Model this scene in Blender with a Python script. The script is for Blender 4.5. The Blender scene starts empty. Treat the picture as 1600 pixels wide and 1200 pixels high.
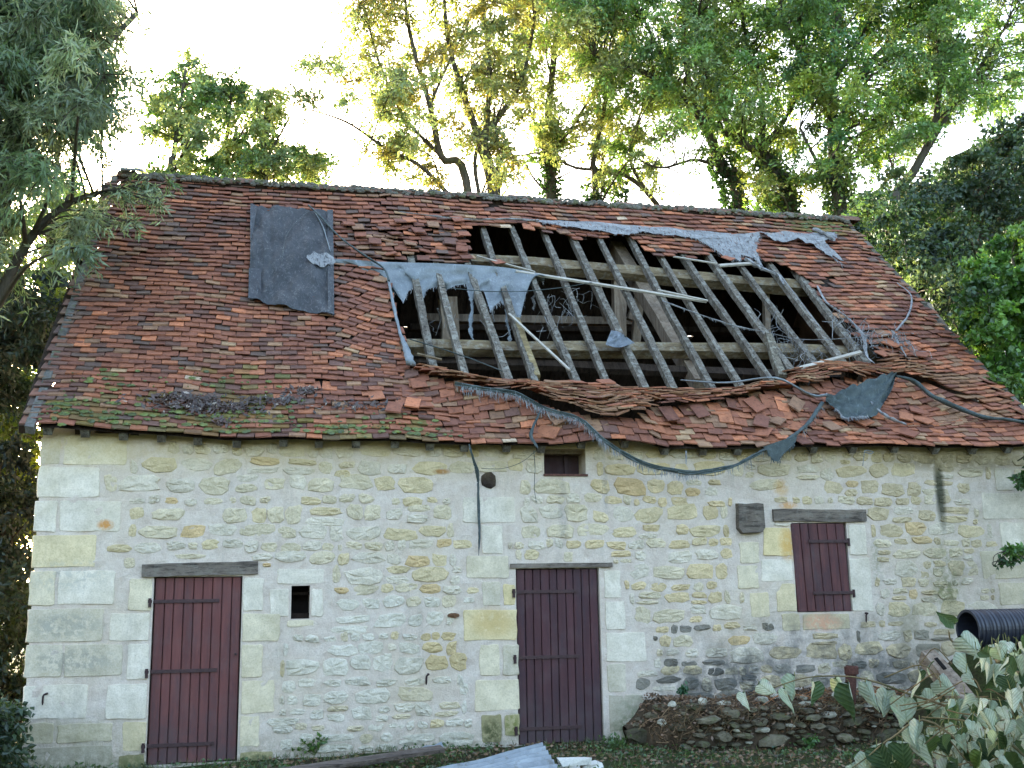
import bpy, math, random
import numpy as np
from mathutils import Vector, Matrix
random.seed(7); RNG = np.random.default_rng(7)
S = bpy.context.scene
C = S.collection

# ------------------------------------------------------------------ camera
CAM = np.array([2.484, -12.466, 1.616]); YAW, PITCH, ROLL, FPX = .215, .195, -.017, 1700.0
fw = np.array([math.sin(YAW) * math.cos(PITCH), math.cos(YAW) * math.cos(PITCH), math.sin(PITCH)])
r0 = np.array([math.cos(YAW), -math.sin(YAW), 0.0]); u0 = np.cross(r0, fw)
RT = r0 * math.cos(ROLL) + u0 * math.sin(ROLL); UP = -r0 * math.sin(ROLL) + u0 * math.cos(ROLL)
cd = bpy.data.cameras.new('camera'); cam = bpy.data.objects.new('camera', cd); C.objects.link(cam)
cd.sensor_width = 36; cd.lens = FPX / 1600 * 36; cd.clip_start = .05; cd.clip_end = 3000
M = Matrix.Identity(4)
for i in range(3):
    M[i][0] = RT[i]; M[i][1] = UP[i]; M[i][2] = -fw[i]; M[i][3] = CAM[i]
cam.matrix_world = M; S.camera = cam

# ------------------------------------------------------------------ world and sun
SUN_EL, SUN_AZ = 13.0, -14.0            # degrees; azimuth from +Y, negative towards -X
w = bpy.data.worlds.new('World'); S.world = w; w.use_nodes = True
nt = w.node_tree; nt.nodes.clear()
sk = nt.nodes.new('ShaderNodeTexSky'); sk.sky_type = 'NISHITA'; sk.sun_disc = False
sk.sun_elevation = math.radians(SUN_EL); sk.sun_rotation = math.radians(SUN_AZ)
sk.air_density = .9; sk.dust_density = 3.5; sk.ozone_density = .4
bg = nt.nodes.new('ShaderNodeBackground'); bg.inputs[1].default_value = .14
ow = nt.nodes.new('ShaderNodeOutputWorld')
nt.links.new(sk.outputs[0], bg.inputs[0]); nt.links.new(bg.outputs[0], ow.inputs[0])
sd = bpy.data.lights.new('sun', 'SUN'); sd.energy = 2.0; sd.angle = math.radians(.6); sd.color = (1, .9, .74)
so = bpy.data.objects.new('sun', sd); C.objects.link(so)
a, e = math.radians(SUN_AZ), math.radians(SUN_EL)
sv = Vector((math.sin(a) * math.cos(e), math.cos(a) * math.cos(e), math.sin(e)))
so.rotation_euler = (-sv).to_track_quat('-Z', 'Y').to_euler(); so.location = (0, 0, 30)
S.view_settings.view_transform = 'Standard'; S.view_settings.look = 'None'
S.view_settings.exposure = 3.28; S.view_settings.gamma = 1; S.view_settings.use_curve_mapping = False
S.cycles.max_bounces = 6; S.cycles.diffuse_bounces = 3; S.cycles.transmission_bounces = 4; S.cycles.transparent_max_bounces = 4
S.cycles.use_denoising = True

# ------------------------------------------------------------------ geometry helpers
def ray(px, py):
    d = fw + RT * (px - 800) / FPX + UP * (600 - py) / FPX
    return d
def WP(px, py, y=0.0):
    d = ray(px, py); return CAM + d * ((y - CAM[1]) / d[1])
def DP(px, py, dist):
    return CAM + ray(px, py) * dist
def proj(p):
    d = np.asarray(p) - CAM; z = d @ fw
    return 800 + FPX * (d @ RT) / z, 600 - FPX * (d @ UP) / z
L, EY, EZ, RY, RZ = 12.318, -.205, 3.488, 4.431, 8.163
SL = math.hypot(RY - EY, RZ - EZ); SV = np.array([0, (RY - EY) / SL, (RZ - EZ) / SL]); NV = np.array([0, -SV[2], SV[1]])
E0 = np.array([0, EY, EZ])
def RP(px, py, off=0.0):                       # point of the roof plane raised by off
    d = ray(px, py); o = E0 + NV * off
    t = ((o - CAM) @ NV) / (d @ NV); return CAM + d * t
def US(px, py):
    p = RP(px, py) - E0; return p[0], p @ SV
def on_roof(u, s, n=0.0): return E0 + np.array([u, 0, 0]) + SV * s + NV * n
def smooth(a, b, x):
    t = min(1, max(0, (x - a) / (b - a))); return t * t * (3 - 2 * t)
def wob(x, y=0.0, z=0.0):
    return (math.sin(1.7 * x + 2.3 * y + .7 * z + 1.3) + math.sin(3.9 * x - 1.1 * y + 2.9 * z) * .6 + math.sin(-2.2 * x + 4.7 * y + 5.1 * z + .5) * .5) / 2.1
def lin(r, g, b):
    f = lambda c: (c / 255 / 12.92) if c <= 10 else ((c / 255 + .055) / 1.055) ** 2.4
    return np.array([f(r), f(g), f(b)])
def catmull(P, n=6):
    P = [np.asarray(p, float) for p in P]
    if len(P) < 3: return [P[0] + (P[-1] - P[0]) * t for t in np.linspace(0, 1, n + 1)]
    Q = [2 * P[0] - P[1]] + P + [2 * P[-1] - P[-2]]; out = []
    for i in range(1, len(Q) - 2):
        for k in range(n):
            t = k / n; a, b, c, d = Q[i - 1:i + 3]
            out.append(.5 * (2 * b + (c - a) * t + (2 * a - 5 * b + 4 * c - d) * t * t + (3 * b - a - 3 * c + d) * t ** 3))
    out.append(P[-1]); return out

class MB:
    """collects faces with a colour per vertex and links them as ONE mesh object"""
    def __init__(s): s.v = []; s.f = []; s.c = []; s.extra = []
    def vert(s, p, c=(.5, .5, .5)): s.v.append(tuple(p)); s.c.append(tuple(c)); return len(s.v) - 1
    def face(s, *i): s.f.append(i)
    def quad(s, a, b, c, d, col=(.5, .5, .5)):
        i = [s.vert(p, col) for p in (a, b, c, d)]; s.f.append(tuple(i))
    def hexa(s, P, col):                       # 8 points: bottom ring, top ring
        i = [s.vert(p, col) for p in P]
        for q in ((3, 2, 1, 0), (4, 5, 6, 7), (0, 1, 5, 4), (1, 2, 6, 5), (2, 3, 7, 6), (3, 0, 4, 7)): s.f.append(tuple(i[k] for k in q))
    def box(s, c, ax, ay, az, col=(.5, .5, .5)):   # centre and half axes
        c, ax, ay, az = map(np.asarray, (c, ax, ay, az))
        s.hexa([c - ax - ay - az, c + ax - ay - az, c + ax + ay - az, c - ax + ay - az, c - ax - ay + az, c + ax - ay + az, c + ax + ay + az, c - ax + ay + az], col)
    def bx(s, x0, x1, y0, y1, z0, z1, col=(.5, .5, .5)):
        s.box(((x0 + x1) / 2, (y0 + y1) / 2, (z0 + z1) / 2), ((x1 - x0) / 2, 0, 0), (0, (y1 - y0) / 2, 0), (0, 0, (z1 - z0) / 2), col)
    def tube(s, P, R, n=6, col=(.5, .5, .5), cap=True, jit=0.0, flat=1.0):
        P = [np.asarray(p, float) for p in P]
        if not hasattr(R, '__len__'): R = [R] * len(P)
        ref = np.array([.31, .17, .93]); rings = []
        for k, p in enumerate(P):
            t = P[min(k + 1, len(P) - 1)] - P[max(k - 1, 0)]; t = t / (np.linalg.norm(t) + 1e-9)
            if abs(t @ ref) > .95: ref = np.array([.9, .3, .1])
            a = np.cross(t, ref); a /= np.linalg.norm(a); b = np.cross(t, a)
            rings.append([s.vert(p + (a * math.cos(q) + b * math.sin(q) * flat) * R[k] * (1 + random.uniform(-jit, jit)), col) for q in np.arange(n) * 2 * math.pi / n])
        for k in range(len(rings) - 1):
            for q in range(n): s.f.append((rings[k][q], rings[k][(q + 1) % n], rings[k + 1][(q + 1) % n], rings[k + 1][q]))
        if cap: s.f.append(tuple(rings[0][::-1])); s.f.append(tuple(rings[-1]))
    def beam(s, A, B, wd, ht, upv, col=(.5, .5, .5), seg=6, jit=.1, taper=1.0):   # rough squared timber from A to B
        A, B, upv = map(lambda q: np.asarray(q, float), (A, B, upv)); t = (B - A) / np.linalg.norm(B - A)
        sd_ = np.cross(t, upv); sd_ /= np.linalg.norm(sd_); up = np.cross(sd_, t); rings = []
        ph = random.uniform(0, 99)
        for k in range(seg + 1):
            q = k / seg; c = A + (B - A) * q; g = 1 + (taper - 1) * q
            c = c + sd_ * wd * .35 * jit * 3 * wob(q * 2.2 + ph) + up * ht * .3 * jit * 3 * wob(q * 2 + ph + 9)
            rings.append([s.vert(c + sd_ * x * wd / 2 * g * (1 + random.uniform(-jit, jit)) + up * y * ht / 2 * g * (1 + random.uniform(-jit, jit)), col) for x, y in ((-1, -1), (1, -1), (1, 1), (-1, 1))])
        for k in range(seg):
            for q in range(4): s.f.append((rings[k][q], rings[k][(q + 1) % 4], rings[k + 1][(q + 1) % 4], rings[k + 1][q]))
        s.f.append(tuple(rings[0][::-1])); s.f.append(tuple(rings[-1]))
    def arr(s, V, F4, COL):                    # numpy block of quads
        s.extra.append((np.asarray(V, np.float32), np.asarray(F4, np.int64), np.asarray(COL, np.float32)))
    def empty(s): return not s.f and not s.extra
    def mesh(s, name, smooth_=False):
        V = [np.array(s.v, np.float32).reshape(-1, 3)]; COL = [np.array(s.c, np.float32).reshape(-1, 3)]
        lt = [len(f) for f in s.f]; lv = [i for f in s.f for i in f]; off = len(s.v)
        LT = [np.array(lt, np.int32)]; LV = [np.array(lv, np.int32)]
        for v, f, c in s.extra:
            V.append(v); COL.append(c); LT.append(np.full(len(f), f.shape[1], np.int32)); LV.append((f + off).astype(np.int32).ravel()); off += len(v)
        V = np.concatenate(V); COL = np.concatenate(COL); LT = np.concatenate(LT); LV = np.concatenate(LV)
        m = bpy.data.meshes.new(name); m.vertices.add(len(V)); m.vertices.foreach_set('co', V.ravel())
        m.loops.add(len(LV)); m.loops.foreach_set('vertex_index', LV); m.polygons.add(len(LT))
        m.polygons.foreach_set('loop_start', np.concatenate([[0], np.cumsum(LT)[:-1]]).astype(np.int32)); m.polygons.foreach_set('loop_total', LT)
        m.polygons.foreach_set('use_smooth', np.full(len(LT), bool(smooth_)))
        at = m.attributes.new('col', 'FLOAT_COLOR', 'POINT'); at.data.foreach_set('color', np.concatenate([COL, np.ones((len(COL), 1), np.float32)], 1).ravel())
        m.update(); m.validate(); return m
    def build(s, name, mat, parent=None, smooth_=False, **tags):
        m = s.mesh(name, smooth_); m.materials.append(mat)
        return link(name, m, parent, **tags)
def link(name, m, parent=None, loc=None, **tags):
    o = bpy.data.objects.new(name, m); C.objects.link(o)
    if parent is not None:
        o.parent = parent
        root = parent
        off = Vector((0, 0, 0))
        while root is not None: off += root.location; root = root.parent
        o.location = (Vector(loc) if loc is not None else Vector((0, 0, 0))) - off
    elif loc is not None: o.location = loc
    for k, v in tags.items(): o[{'cat': 'category'}.get(k, k)] = v
    return o
def thing(name, label, cat, loc=(0, 0, 0), group=None):
    o = bpy.data.objects.new(name, None); C.objects.link(o); o.location = loc; o.empty_display_size = .2
    o['label'] = label; o['category'] = cat
    if group: o['group'] = group
    return o

# ------------------------------------------------------------------ materials
def mat(name):
    m = bpy.data.materials.new(name); m.use_nodes = True; n = m.node_tree; n.nodes.clear()
    return m, n, n.nodes, n.links
class NB:
    def __init__(s, n): s.n = n; s.l = n.links
    def node(s, t, **k):
        x = s.n.nodes.new(t)
        for a, b in k.items(): setattr(x, a, b)
        return x
    def sock(s, inp, v):
        if hasattr(v, 'is_output') or hasattr(v, 'links'): s.l.new(v, inp)
        elif hasattr(v, '__len__') and len(v) == 3 and inp.type == 'RGBA': inp.default_value = (*v, 1)
        else: inp.default_value = v
    def math(s, op, a, b=0.0, c=None):
        x = s.node('ShaderNodeMath', operation=op); s.sock(x.inputs[0], a); s.sock(x.inputs[1], b)
        if c is not None: s.sock(x.inputs[2], c)
        return x.outputs[0]
    def mix(s, f, a, b, mode='MIX'):
        x = s.node('ShaderNodeMix', data_type='RGBA', blend_type=mode); s.sock(x.inputs[0], f); s.sock(x.inputs[6], a); s.sock(x.inputs[7], b); return x.outputs[2]
    def noise(s, scale, detail=5, rough=.6, vec=None, out=0, dist=0.0):
        x = s.node('ShaderNodeTexNoise'); x.inputs['Scale'].default_value = scale; x.inputs['Detail'].default_value = detail; x.inputs['Roughness'].default_value = rough
        x.inputs['Distortion'].default_value = dist
        if vec is not None: s.l.new(vec, x.inputs['Vector'])
        return x.outputs[out]
    def ramp(s, v, stops):
        x = s.node('ShaderNodeValToRGB'); s.sock(x.inputs[0], v); cr = x.color_ramp
        while len(cr.elements) < len(stops): cr.elements.new(.5)
        for el, (p, c) in zip(cr.elements, stops):
            el.position = p; el.color = (*(c if hasattr(c, '__len__') else (c, c, c)), 1)
        return x.outputs[0]
    def rng(s, v, a, b, c=0.0, d=1.0):
        x = s.node('ShaderNodeMapRange'); s.sock(x.inputs[0], v)
        for i, q in enumerate((a, b, c, d)): x.inputs[i + 1].default_value = q
        return x.outputs[0]
    def pos(s): return s.node('ShaderNodeNewGeometry').outputs['Position']
    def col(s, name='col'): return s.node('ShaderNodeAttribute', attribute_name=name).outputs['Color']
    def scale(s, v, sc):
        x = s.node('ShaderNodeMapping'); s.l.new(v, x.inputs[0]); x.inputs['Scale'].default_value = sc; return x.outputs[0]
    def bump(s, h, strength=.5, dist=.02):
        x = s.node('ShaderNodeBump'); x.inputs['Strength'].default_value = strength; x.inputs['Distance'].default_value = dist; s.l.new(h, x.inputs['Height']); return x.outputs[0]
    def out(s, color, rough=.9, normal=None, spec=.2, metal=0.0):
        b = s.node('ShaderNodeBsdfPrincipled'); s.sock(b.inputs['Base Color'], color); s.sock(b.inputs['Roughness'], rough); b.inputs['Specular IOR Level'].default_value = spec; b.inputs['Metallic'].default_value = metal
        if normal is not None: s.l.new(normal, b.inputs['Normal'])
        o = s.node('ShaderNodeOutputMaterial'); s.l.new(b.outputs[0], o.inputs[0]); return b
def wall_stains(N, c, P):
    """stains that belong to the wall: lichen streak, rust runs, damp black lichen at the foot"""
    sp = N.node('ShaderNodeSeparateXYZ'); N.l.new(P, sp.inputs[0]); X, Z = sp.outputs[0], sp.outputs[2]
    nz = N.noise(3.2, 6, .7, P); nf = N.noise(13, 5, .7, P)
    def blob(px, py, rx, rz, colr, amt, nlo=.35, nhi=.6, src=nz):
        nonlocal c
        p = WP(px, py)
        dx = N.math('DIVIDE', N.math('SUBTRACT', X, p[0]), rx); dz = N.math('DIVIDE', N.math('SUBTRACT', Z, p[2]), rz)
        r = N.math('ADD', N.math('MULTIPLY', dx, dx), N.math('MULTIPLY', dz, dz))
        m = N.math('MULTIPLY', N.rng(r, 1.0, .15), N.rng(src, nlo, nhi)); m = N.math('MULTIPLY', m, amt)
        c = N.mix(m, c, colr)
    blob(768, 1146, .14, .17, lin(62, 66, 34), .9, .4, .52, nf); blob(800, 1132, .1, .14, lin(104, 112, 48), .85, .42, .52, nf); blob(205, 1196, .2, .12, lin(92, 96, 48), .8, .4, .55, nf); blob(400, 1190, .22, .12, lin(110, 108, 62), .8, .4, .55, nf)
    blob(105, 978, .45, .17, lin(150, 148, 138), .7, .45, .55, nf); blob(112, 1032, .5, .16, lin(146, 144, 134), .7, .45, .55, nf); blob(110, 900, .5, .2, lin(176, 172, 160), .5, .48, .56, nf)
    blob(880, 800, .07, .45, lin(150, 142, 136), .6, .35, .55, nf); blob(945, 760, .05, .4, lin(156, 146, 138), .5, .4, .55, nf)
    blob(1250, 1040, 2.1, .75, lin(92, 92, 90), .75, .42, .62)
    blob(1130, 1075, 1.1, .4, lin(80, 80, 78), .75, .4, .6)
    blob(1400, 1060, 1.0, .5, lin(74, 76, 74), .75, .38, .58)
    blob(1468, 765, .085, .62, lin(38, 46, 32), .95, .25, .42, nf)
    blob(1480, 890, .3, .45, lin(100, 108, 70), .6, .42, .6, nf)
    blob(1478, 925, .2, .2, lin(84, 96, 42), .85, .38, .55, nf)
    blob(1370, 880, .1, .35, lin(96, 108, 76), .5, .4, .6, nf)
    blob(1440, 970, .9, .3, lin(120, 118, 98), .6, .4, .6)
    blob(165, 820, .1, .07, lin(196, 130, 50), .9, .3, .5, nf)
    blob(690, 737, .12, .04, lin(150, 95, 30), .95, .25, .45, nf)
    blob(1232, 850, .16, .25, lin(206, 160, 84), .75, .35, .55, nf)
    blob(1220, 762, .13, .13, lin(196, 150, 80), .6, .35, .5, nf)
    blob(1232, 790, .14, .06, lin(200, 140, 60), .7, .35, .5, nf)
    blob(1285, 972, .3, .13, lin(206, 150, 120), .8, .35, .55, nf)
    blob(1000, 1120, .35, .32, lin(120, 130, 100), .6, .4, .6, nf)
    blob(990, 1140, .3, .2, lin(92, 112, 60), .6, .42, .6, nf)
    blob(1500, 720, 1.3, .16, lin(60, 52, 42), .8, .3, .5, nf)
    blob(770, 972, .33, .2, lin(190, 160, 100), .6, .3, .5, nf)
    blob(120, 1140, .6, .25, lin(150, 142, 112), .6, .35, .55)
    bigw = N.noise(.8, 4, .6, P); c = N.mix(N.math('MULTIPLY', N.rng(bigw, .48, .68), .22), c, lin(200, 180, 138)); c = N.mix(N.math('MULTIPLY', N.rng(N.noise(1.3, 6, .75, N.scale(P, (2.5, 1, .35))), .54, .7), .3), c, lin(142, 134, 120))
    # rain-washed ochre in the courses close under the eaves
    band = N.math('MULTIPLY', N.rng(Z, 2.95, 3.35), N.rng(nz, .3, .6)); c = N.mix(N.math('MULTIPLY', band, .55), c, lin(190, 166, 112))
    foot = N.math('MULTIPLY', N.rng(Z, .3, 0), N.rng(nf, .35, .6)); c = N.mix(N.math('MULTIPLY', foot, .6), c, lin(104, 104, 78))
    rgt = N.math('MULTIPLY', N.rng(X, 8.2, 11.5), N.rng(nz, .3, .65)); c = N.mix(N.math('MULTIPLY', rgt, .45), c, lin(140, 132, 112))
    return c
def stone_mat(name, pit=1.0, bump=.6):
    m, n, _, _ = mat(name); N = NB(n); P = N.pos()
    c = N.col(); big = N.noise(5, 5, .6, P); fine = N.noise(60, 6, .7, P)
    c = N.mix(1, c, N.ramp(big, [(.3, (.82, .80, .74)), (.65, (1.08, 1.06, 1.04))]), 'MULTIPLY')
    c = N.mix(1, c, N.ramp(fine, [(.3, (.80, .78, .74)), (.55, (1.03, 1.03, 1.03))]), 'MULTIPLY')
    vo = N.node('ShaderNodeTexVoronoi'); vo.inputs['Scale'].default_value = 26; N.l.new(P, vo.inputs['Vector'])
    pm = N.math('MULTIPLY', N.rng(vo.outputs['Distance'], .16, .08), N.rng(N.noise(2.5, 3, .5, P), .52, .6)); c = N.mix(N.math('MULTIPLY', pm, .55 * pit), c, lin(130, 124, 112))
    c = N.mix(1, c, (1.05, .998, .95), 'MULTIPLY'); c = wall_stains(N, c, P)
    h = N.math('ADD', N.math('MULTIPLY', N.noise(24, 8, .75, P), 1.3), N.math('MULTIPLY', fine, .35))
    N.out(c, .92, N.bump(h, bump, .03)); return m
M_RUBBLE = stone_mat('rubble_limestone', .7, .8)
M_DRESSED = stone_mat('dressed_limestone', 1.0, .3)
def mortar_mat():
    m, n, _, _ = mat('lime_mortar'); N = NB(n); P = N.pos()
    c = N.ramp(N.noise(6, 8, .75, P), [(.32, lin(193, 175, 160)), (.5, lin(207, 192, 178)), (.68, lin(216, 204, 191))])
    c = N.mix(1, c, N.ramp(N.noise(75, 5, .7, P), [(.3, (.84, .83, .82)), (.6, (1.03, 1.03, 1.03))]), 'MULTIPLY')
    c = wall_stains(N, c, P)
    N.out(c, .95, N.bump(N.math('ADD', N.noise(22, 6, .7, P), N.math('MULTIPLY', N.noise(90, 4, .7, P), .4)), .55, .025)); return m
M_MORTAR = mortar_mat()
def tile_mat():
    m, n, _, _ = mat('clay_tile'); N = NB(n); P = N.pos(); c = N.col()
    c = N.mix(1, c, N.ramp(N.noise(9, 6, .7, P), [(.28, (.66, .64, .66)), (.62, (1.1, 1.08, 1.05))]), 'MULTIPLY')
    lich = N.math('MULTIPLY', N.rng(N.noise(38, 5, .75, P), .6, .7), N.rng(N.noise(1.4, 3, .6, P), .42, .6)); c = N.mix(N.math('MULTIPLY', lich, .5), c, lin(150, 146, 130))
    dk = N.rng(N.noise(24, 5, .7, P), .52, .68); c = N.mix(N.math('MULTIPLY', dk, .5), c, lin(58, 44, 42))
    N.out(c, .88, N.bump(N.noise(55, 5, .7, P), .5, .012)); return m
M_TILE = tile_mat()
def wood_mat(name, a, b, lichen=.0, grain=(1, 1, 1), dark=lin(40, 36, 34), scale=7.0, amt=.6):
    m, n, _, _ = mat(name); N = NB(n); P = N.pos(); V = N.scale(P, grain)
    c = N.ramp(N.noise(scale, 7, .7, V, dist=.6), [(.3, a), (.68, b)])
    c = N.mix(N.math('MULTIPLY', N.rng(N.noise(scale * 3.1, 6, .75, V), .5, .62), amt), c, dark)
    if lichen: c = N.mix(N.math('MULTIPLY', N.rng(N.noise(11, 6, .7, P), .5, .6), lichen), c, lin(172, 172, 162))
    c = N.mix(.85, c, N.mix(1, c, N.col(), 'MULTIPLY'))
    N.out(c, .9, N.bump(N.noise(scale * 4, 5, .7, V), .6, .02)); return m
M_RAFTER = wood_mat('weathered_rafter', lin(74, 68, 61), lin(128, 120, 109), .38, (1, .5, .5), lin(32, 29, 27), 14, .85)
M_PURLIN = wood_mat('weathered_purlin', lin(84, 70, 54), lin(142, 126, 98), .25, (.25, 1, 1), lin(62, 50, 40), 8, .55)
M_FRAME = wood_mat('frame_timber', lin(104, 88, 74), lin(160, 144, 126), .1, (1, 1, .2), lin(70, 58, 48), 8, .4)
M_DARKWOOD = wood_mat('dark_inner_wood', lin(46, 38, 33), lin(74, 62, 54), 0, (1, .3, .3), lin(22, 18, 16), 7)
M_LINTEL = wood_mat('oak_lintel', lin(84, 76, 70), lin(132, 120, 108), .12, (.14, 1, 1), lin(36, 32, 30), 10, .7)
M_LATH = wood_mat('pale_lath', lin(150, 142, 132), lin(190, 184, 172), .2, (.4, 1, 1), lin(96, 88, 80), 9, .4)
def paint_mat(name, a, b, worn):
    m, n, _, _ = mat(name); N = NB(n); P = N.pos(); V = N.scale(P, (1, 1, .09))
    c = N.ramp(N.noise(16, 6, .7, V), [(.3, a), (.7, b)]); c = N.mix(.8, c, N.mix(1, c, N.col(), 'MULTIPLY'))
    c = N.mix(N.math('MULTIPLY', N.rng(N.noise(9, 7, .8, N.scale(P, (1, 1, .16))), .47, .66), .85), c, worn)
    sp = N.math('MULTIPLY', N.rng(N.noise(70, 3, .6, P), .68, .72), .6); c = N.mix(sp, c, lin(120, 108, 104))
    dust = N.math('MULTIPLY', N.rng(N.noise(2.2, 5, .7, P), .5, .75), .3); c = N.mix(dust, c, lin(104, 92, 92))
    low = N.node('ShaderNodeSeparateXYZ'); N.l.new(P, low.inputs[0]); dm = N.math('MULTIPLY', N.rng(low.outputs[2], .75, .0), N.rng(N.noise(6, 5, .7, P), .3, .6)); c = N.mix(N.math('MULTIPLY', dm, .7), c, lin(72, 64, 66))
    N.out(c, .66, N.bump(N.noise(26, 5, .7, V), .5, .012), .3); return m
M_DOOR = paint_mat('oxblood_paint', lin(92, 53, 51), lin(114, 68, 64), lin(80, 55, 57))
M_DOOR_DARK = paint_mat('dark_oxblood_paint', lin(63, 38, 43), lin(84, 51, 54), lin(60, 45, 52))
M_SHUTTER = paint_mat('faded_oxblood_paint', lin(64, 36, 40), lin(100, 60, 57), lin(60, 44, 50))
def simple(name, c, rough=.8, nsc=20, var=.25, spec=.2, metal=0, bump=.2):
    m, n, _, _ = mat(name); N = NB(n); P = N.pos(); c = np.array(c)
    k = N.ramp(N.noise(nsc, 5, .7, P), [(.3, c * (1 - var)), (.7, c * (1 + var))]); k = N.mix(.9, k, N.mix(1, k, N.col(), 'MULTIPLY'))
    N.out(k, rough, N.bump(N.noise(nsc * 2, 5, .7, P), bump, .01), spec, metal); return m
M_IRON = simple('rusty_iron', lin(64, 44, 44), .7, 40, .4, .4)
M_RUST = simple('rusted_post', lin(92, 62, 54), .85, 40, .5)
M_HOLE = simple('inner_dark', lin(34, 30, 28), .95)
M_PLASTER = simple('inner_plaster', lin(150, 126, 110), .95, 3, .35)
M_PIPE = simple('black_plastic', lin(40, 42, 52), .38, 12, .15, .5)
M_WSTONE = simple('white_limestone', lin(206, 202, 192), .9, 30, .2)
def cloth_mat(name, a, b, streak=.4, scr=lin(150, 156, 162)):
    m, n, _, _ = mat(name); N = NB(n); P = N.pos()
    c = N.ramp(N.noise(3, 6, .7, P, dist=1.5), [(.3, a), (.7, b)])
    vz = N.noise(7, 7, .75, N.scale(P, (2.5, 1, 1)), dist=2.2); c = N.mix(N.math('MULTIPLY', N.rng(vz, .53, .66), streak), c, scr)
    wv = N.node('ShaderNodeTexWave'); wv.inputs['Scale'].default_value = 60; N.l.new(P, wv.inputs['Vector'])
    c = N.mix(.85, c, N.mix(1, c, N.col(), 'MULTIPLY'))
    N.out(c, .7, N.bump(N.math('ADD', N.noise(6, 6, .7, P), N.math('MULTIPLY', wv.outputs[1], .08)), .5, .03), .3); return m
M_TARP = cloth_mat('grey_tarpaulin', lin(50, 53, 57), lin(72, 75, 79), .8, lin(116, 117, 118))
M_TARP2 = cloth_mat('faded_blue_grey_tarpaulin', lin(108, 116, 122), lin(134, 140, 144), .4, lin(180, 188, 192))
def net_mat():
    m, n, _, _ = mat('bleached_netting'); N = NB(n); P = N.pos()
    c = N.ramp(N.noise(6, 6, .7, P, dist=1.5), [(.3, lin(118, 119, 122)), (.7, lin(164, 164, 164))]); c = N.mix(.85, c, N.mix(1, c, N.col(), 'MULTIPLY'))
    hole = N.math('GREATER_THAN', N.noise(12, 5, .8, N.scale(P, (6, .7, .7))), .57)
    d = N.node('ShaderNodeBsdfDiffuse'); N.l.new(c, d.inputs[0]); t = N.node('ShaderNodeBsdfTransparent'); x = N.node('ShaderNodeMixShader'); N.l.new(hole, x.inputs[0]); N.l.new(d.outputs[0], x.inputs[1]); N.l.new(t.outputs[0], x.inputs[2]); o = N.node('ShaderNodeOutputMaterial'); N.l.new(x.outputs[0], o.inputs[0]); return m
M_NET = net_mat()
M_GREEN = cloth_mat('dark_green_grey_tarp', lin(54, 64, 65), lin(84, 94, 94), .35, lin(130, 140, 140))
def leaf_mat(name, trans=.45, tint=(1.0, 1.05, .7), rough=.5, gloss=.06):
    m, n, _, _ = mat(name); N = NB(n); c = N.col(); P = N.pos()
    c = N.mix(1, c, N.ramp(N.noise(2.0, 3, .6, P), [(.3, (.72, .76, .72)), (.7, (1.25, 1.2, 1.15))]), 'MULTIPLY')
    d = N.node('ShaderNodeBsdfDiffuse'); N.l.new(c, d.inputs[0])
    t = N.node('ShaderNodeBsdfTranslucent'); N.l.new(N.mix(1, c, tint, 'MULTIPLY'), t.inputs[0])
    x = N.node('ShaderNodeMixShader'); x.inputs[0].default_value = trans; N.l.new(d.outputs[0], x.inputs[1]); N.l.new(t.outputs[0], x.inputs[2])
    g = N.node('ShaderNodeBsdfGlossy'); g.inputs['Roughness'].default_value = rough; g.inputs[0].default_value = (.8, .9, .9, 1)
    y = N.node('ShaderNodeMixShader'); y.inputs[0].default_value = gloss; N.l.new(x.outputs[0], y.inputs[1]); N.l.new(g.outputs[0], y.inputs[2])
    o = N.node('ShaderNodeOutputMaterial'); N.l.new(y.outputs[0], o.inputs[0]); return m
M_LEAF = leaf_mat('leaf')
M_MOSS = leaf_mat('moss', .15)
def bark_mat():
    m, n, _, _ = mat('bark'); N = NB(n); P = N.pos(); V = N.scale(P, (1, 1, .3)); c = N.col()
    c = N.mix(1, c, N.ramp(N.noise(14, 6, .7, V), [(.3, (.55, .55, .55)), (.7, (1.3, 1.25, 1.2))]), 'MULTIPLY')
    c = N.mix(N.math('MULTIPLY', N.rng(N.noise(3, 5, .7, P), .5, .65), .45), c, lin(84, 92, 60))
    N.out(c, .95, N.bump(N.noise(22, 6, .7, V), .8, .04)); return m
M_BARK = bark_mat()
def ground_mat():
    m, n, _, _ = mat('earth_and_turf'); N = NB(n); P = N.pos()
    c = N.ramp(N.noise(1.6, 7, .7, P), [(.35, lin(62, 50, 38)), (.5, lin(66, 70, 38)), (.7, lin(62, 86, 36))])
    c = N.mix(1, c, N.ramp(N.noise(30, 6, .8, P), [(.3, (.45, .45, .45)), (.65, (1.25, 1.25, 1.2))]), 'MULTIPLY')
    N.out(c, .97, N.bump(N.noise(18, 7, .75, P), 1, .08)); return m
M_GROUND = ground_mat()
M_EARTH = simple('root_earth', lin(80, 68, 55), .97, 14, .6, .1, 0, 1.0)
def fstone_mat():
    m, n, _, _ = mat('field_stone'); N = NB(n); P = N.pos(); c = N.col()
    c = N.mix(1, c, N.ramp(N.noise(12, 6, .7, P), [(.3, (.55, .54, .5)), (.65, (1.15, 1.13, 1.1))]), 'MULTIPLY')
    c = N.mix(N.math('MULTIPLY', N.rng(N.noise(7, 5, .7, P), .52, .64), .6), c, lin(92, 96, 60))
    N.out(c, .95, N.bump(N.noise(30, 6, .7, P), .8, .03)); return m
M_FSTONE = fstone_mat()
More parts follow.
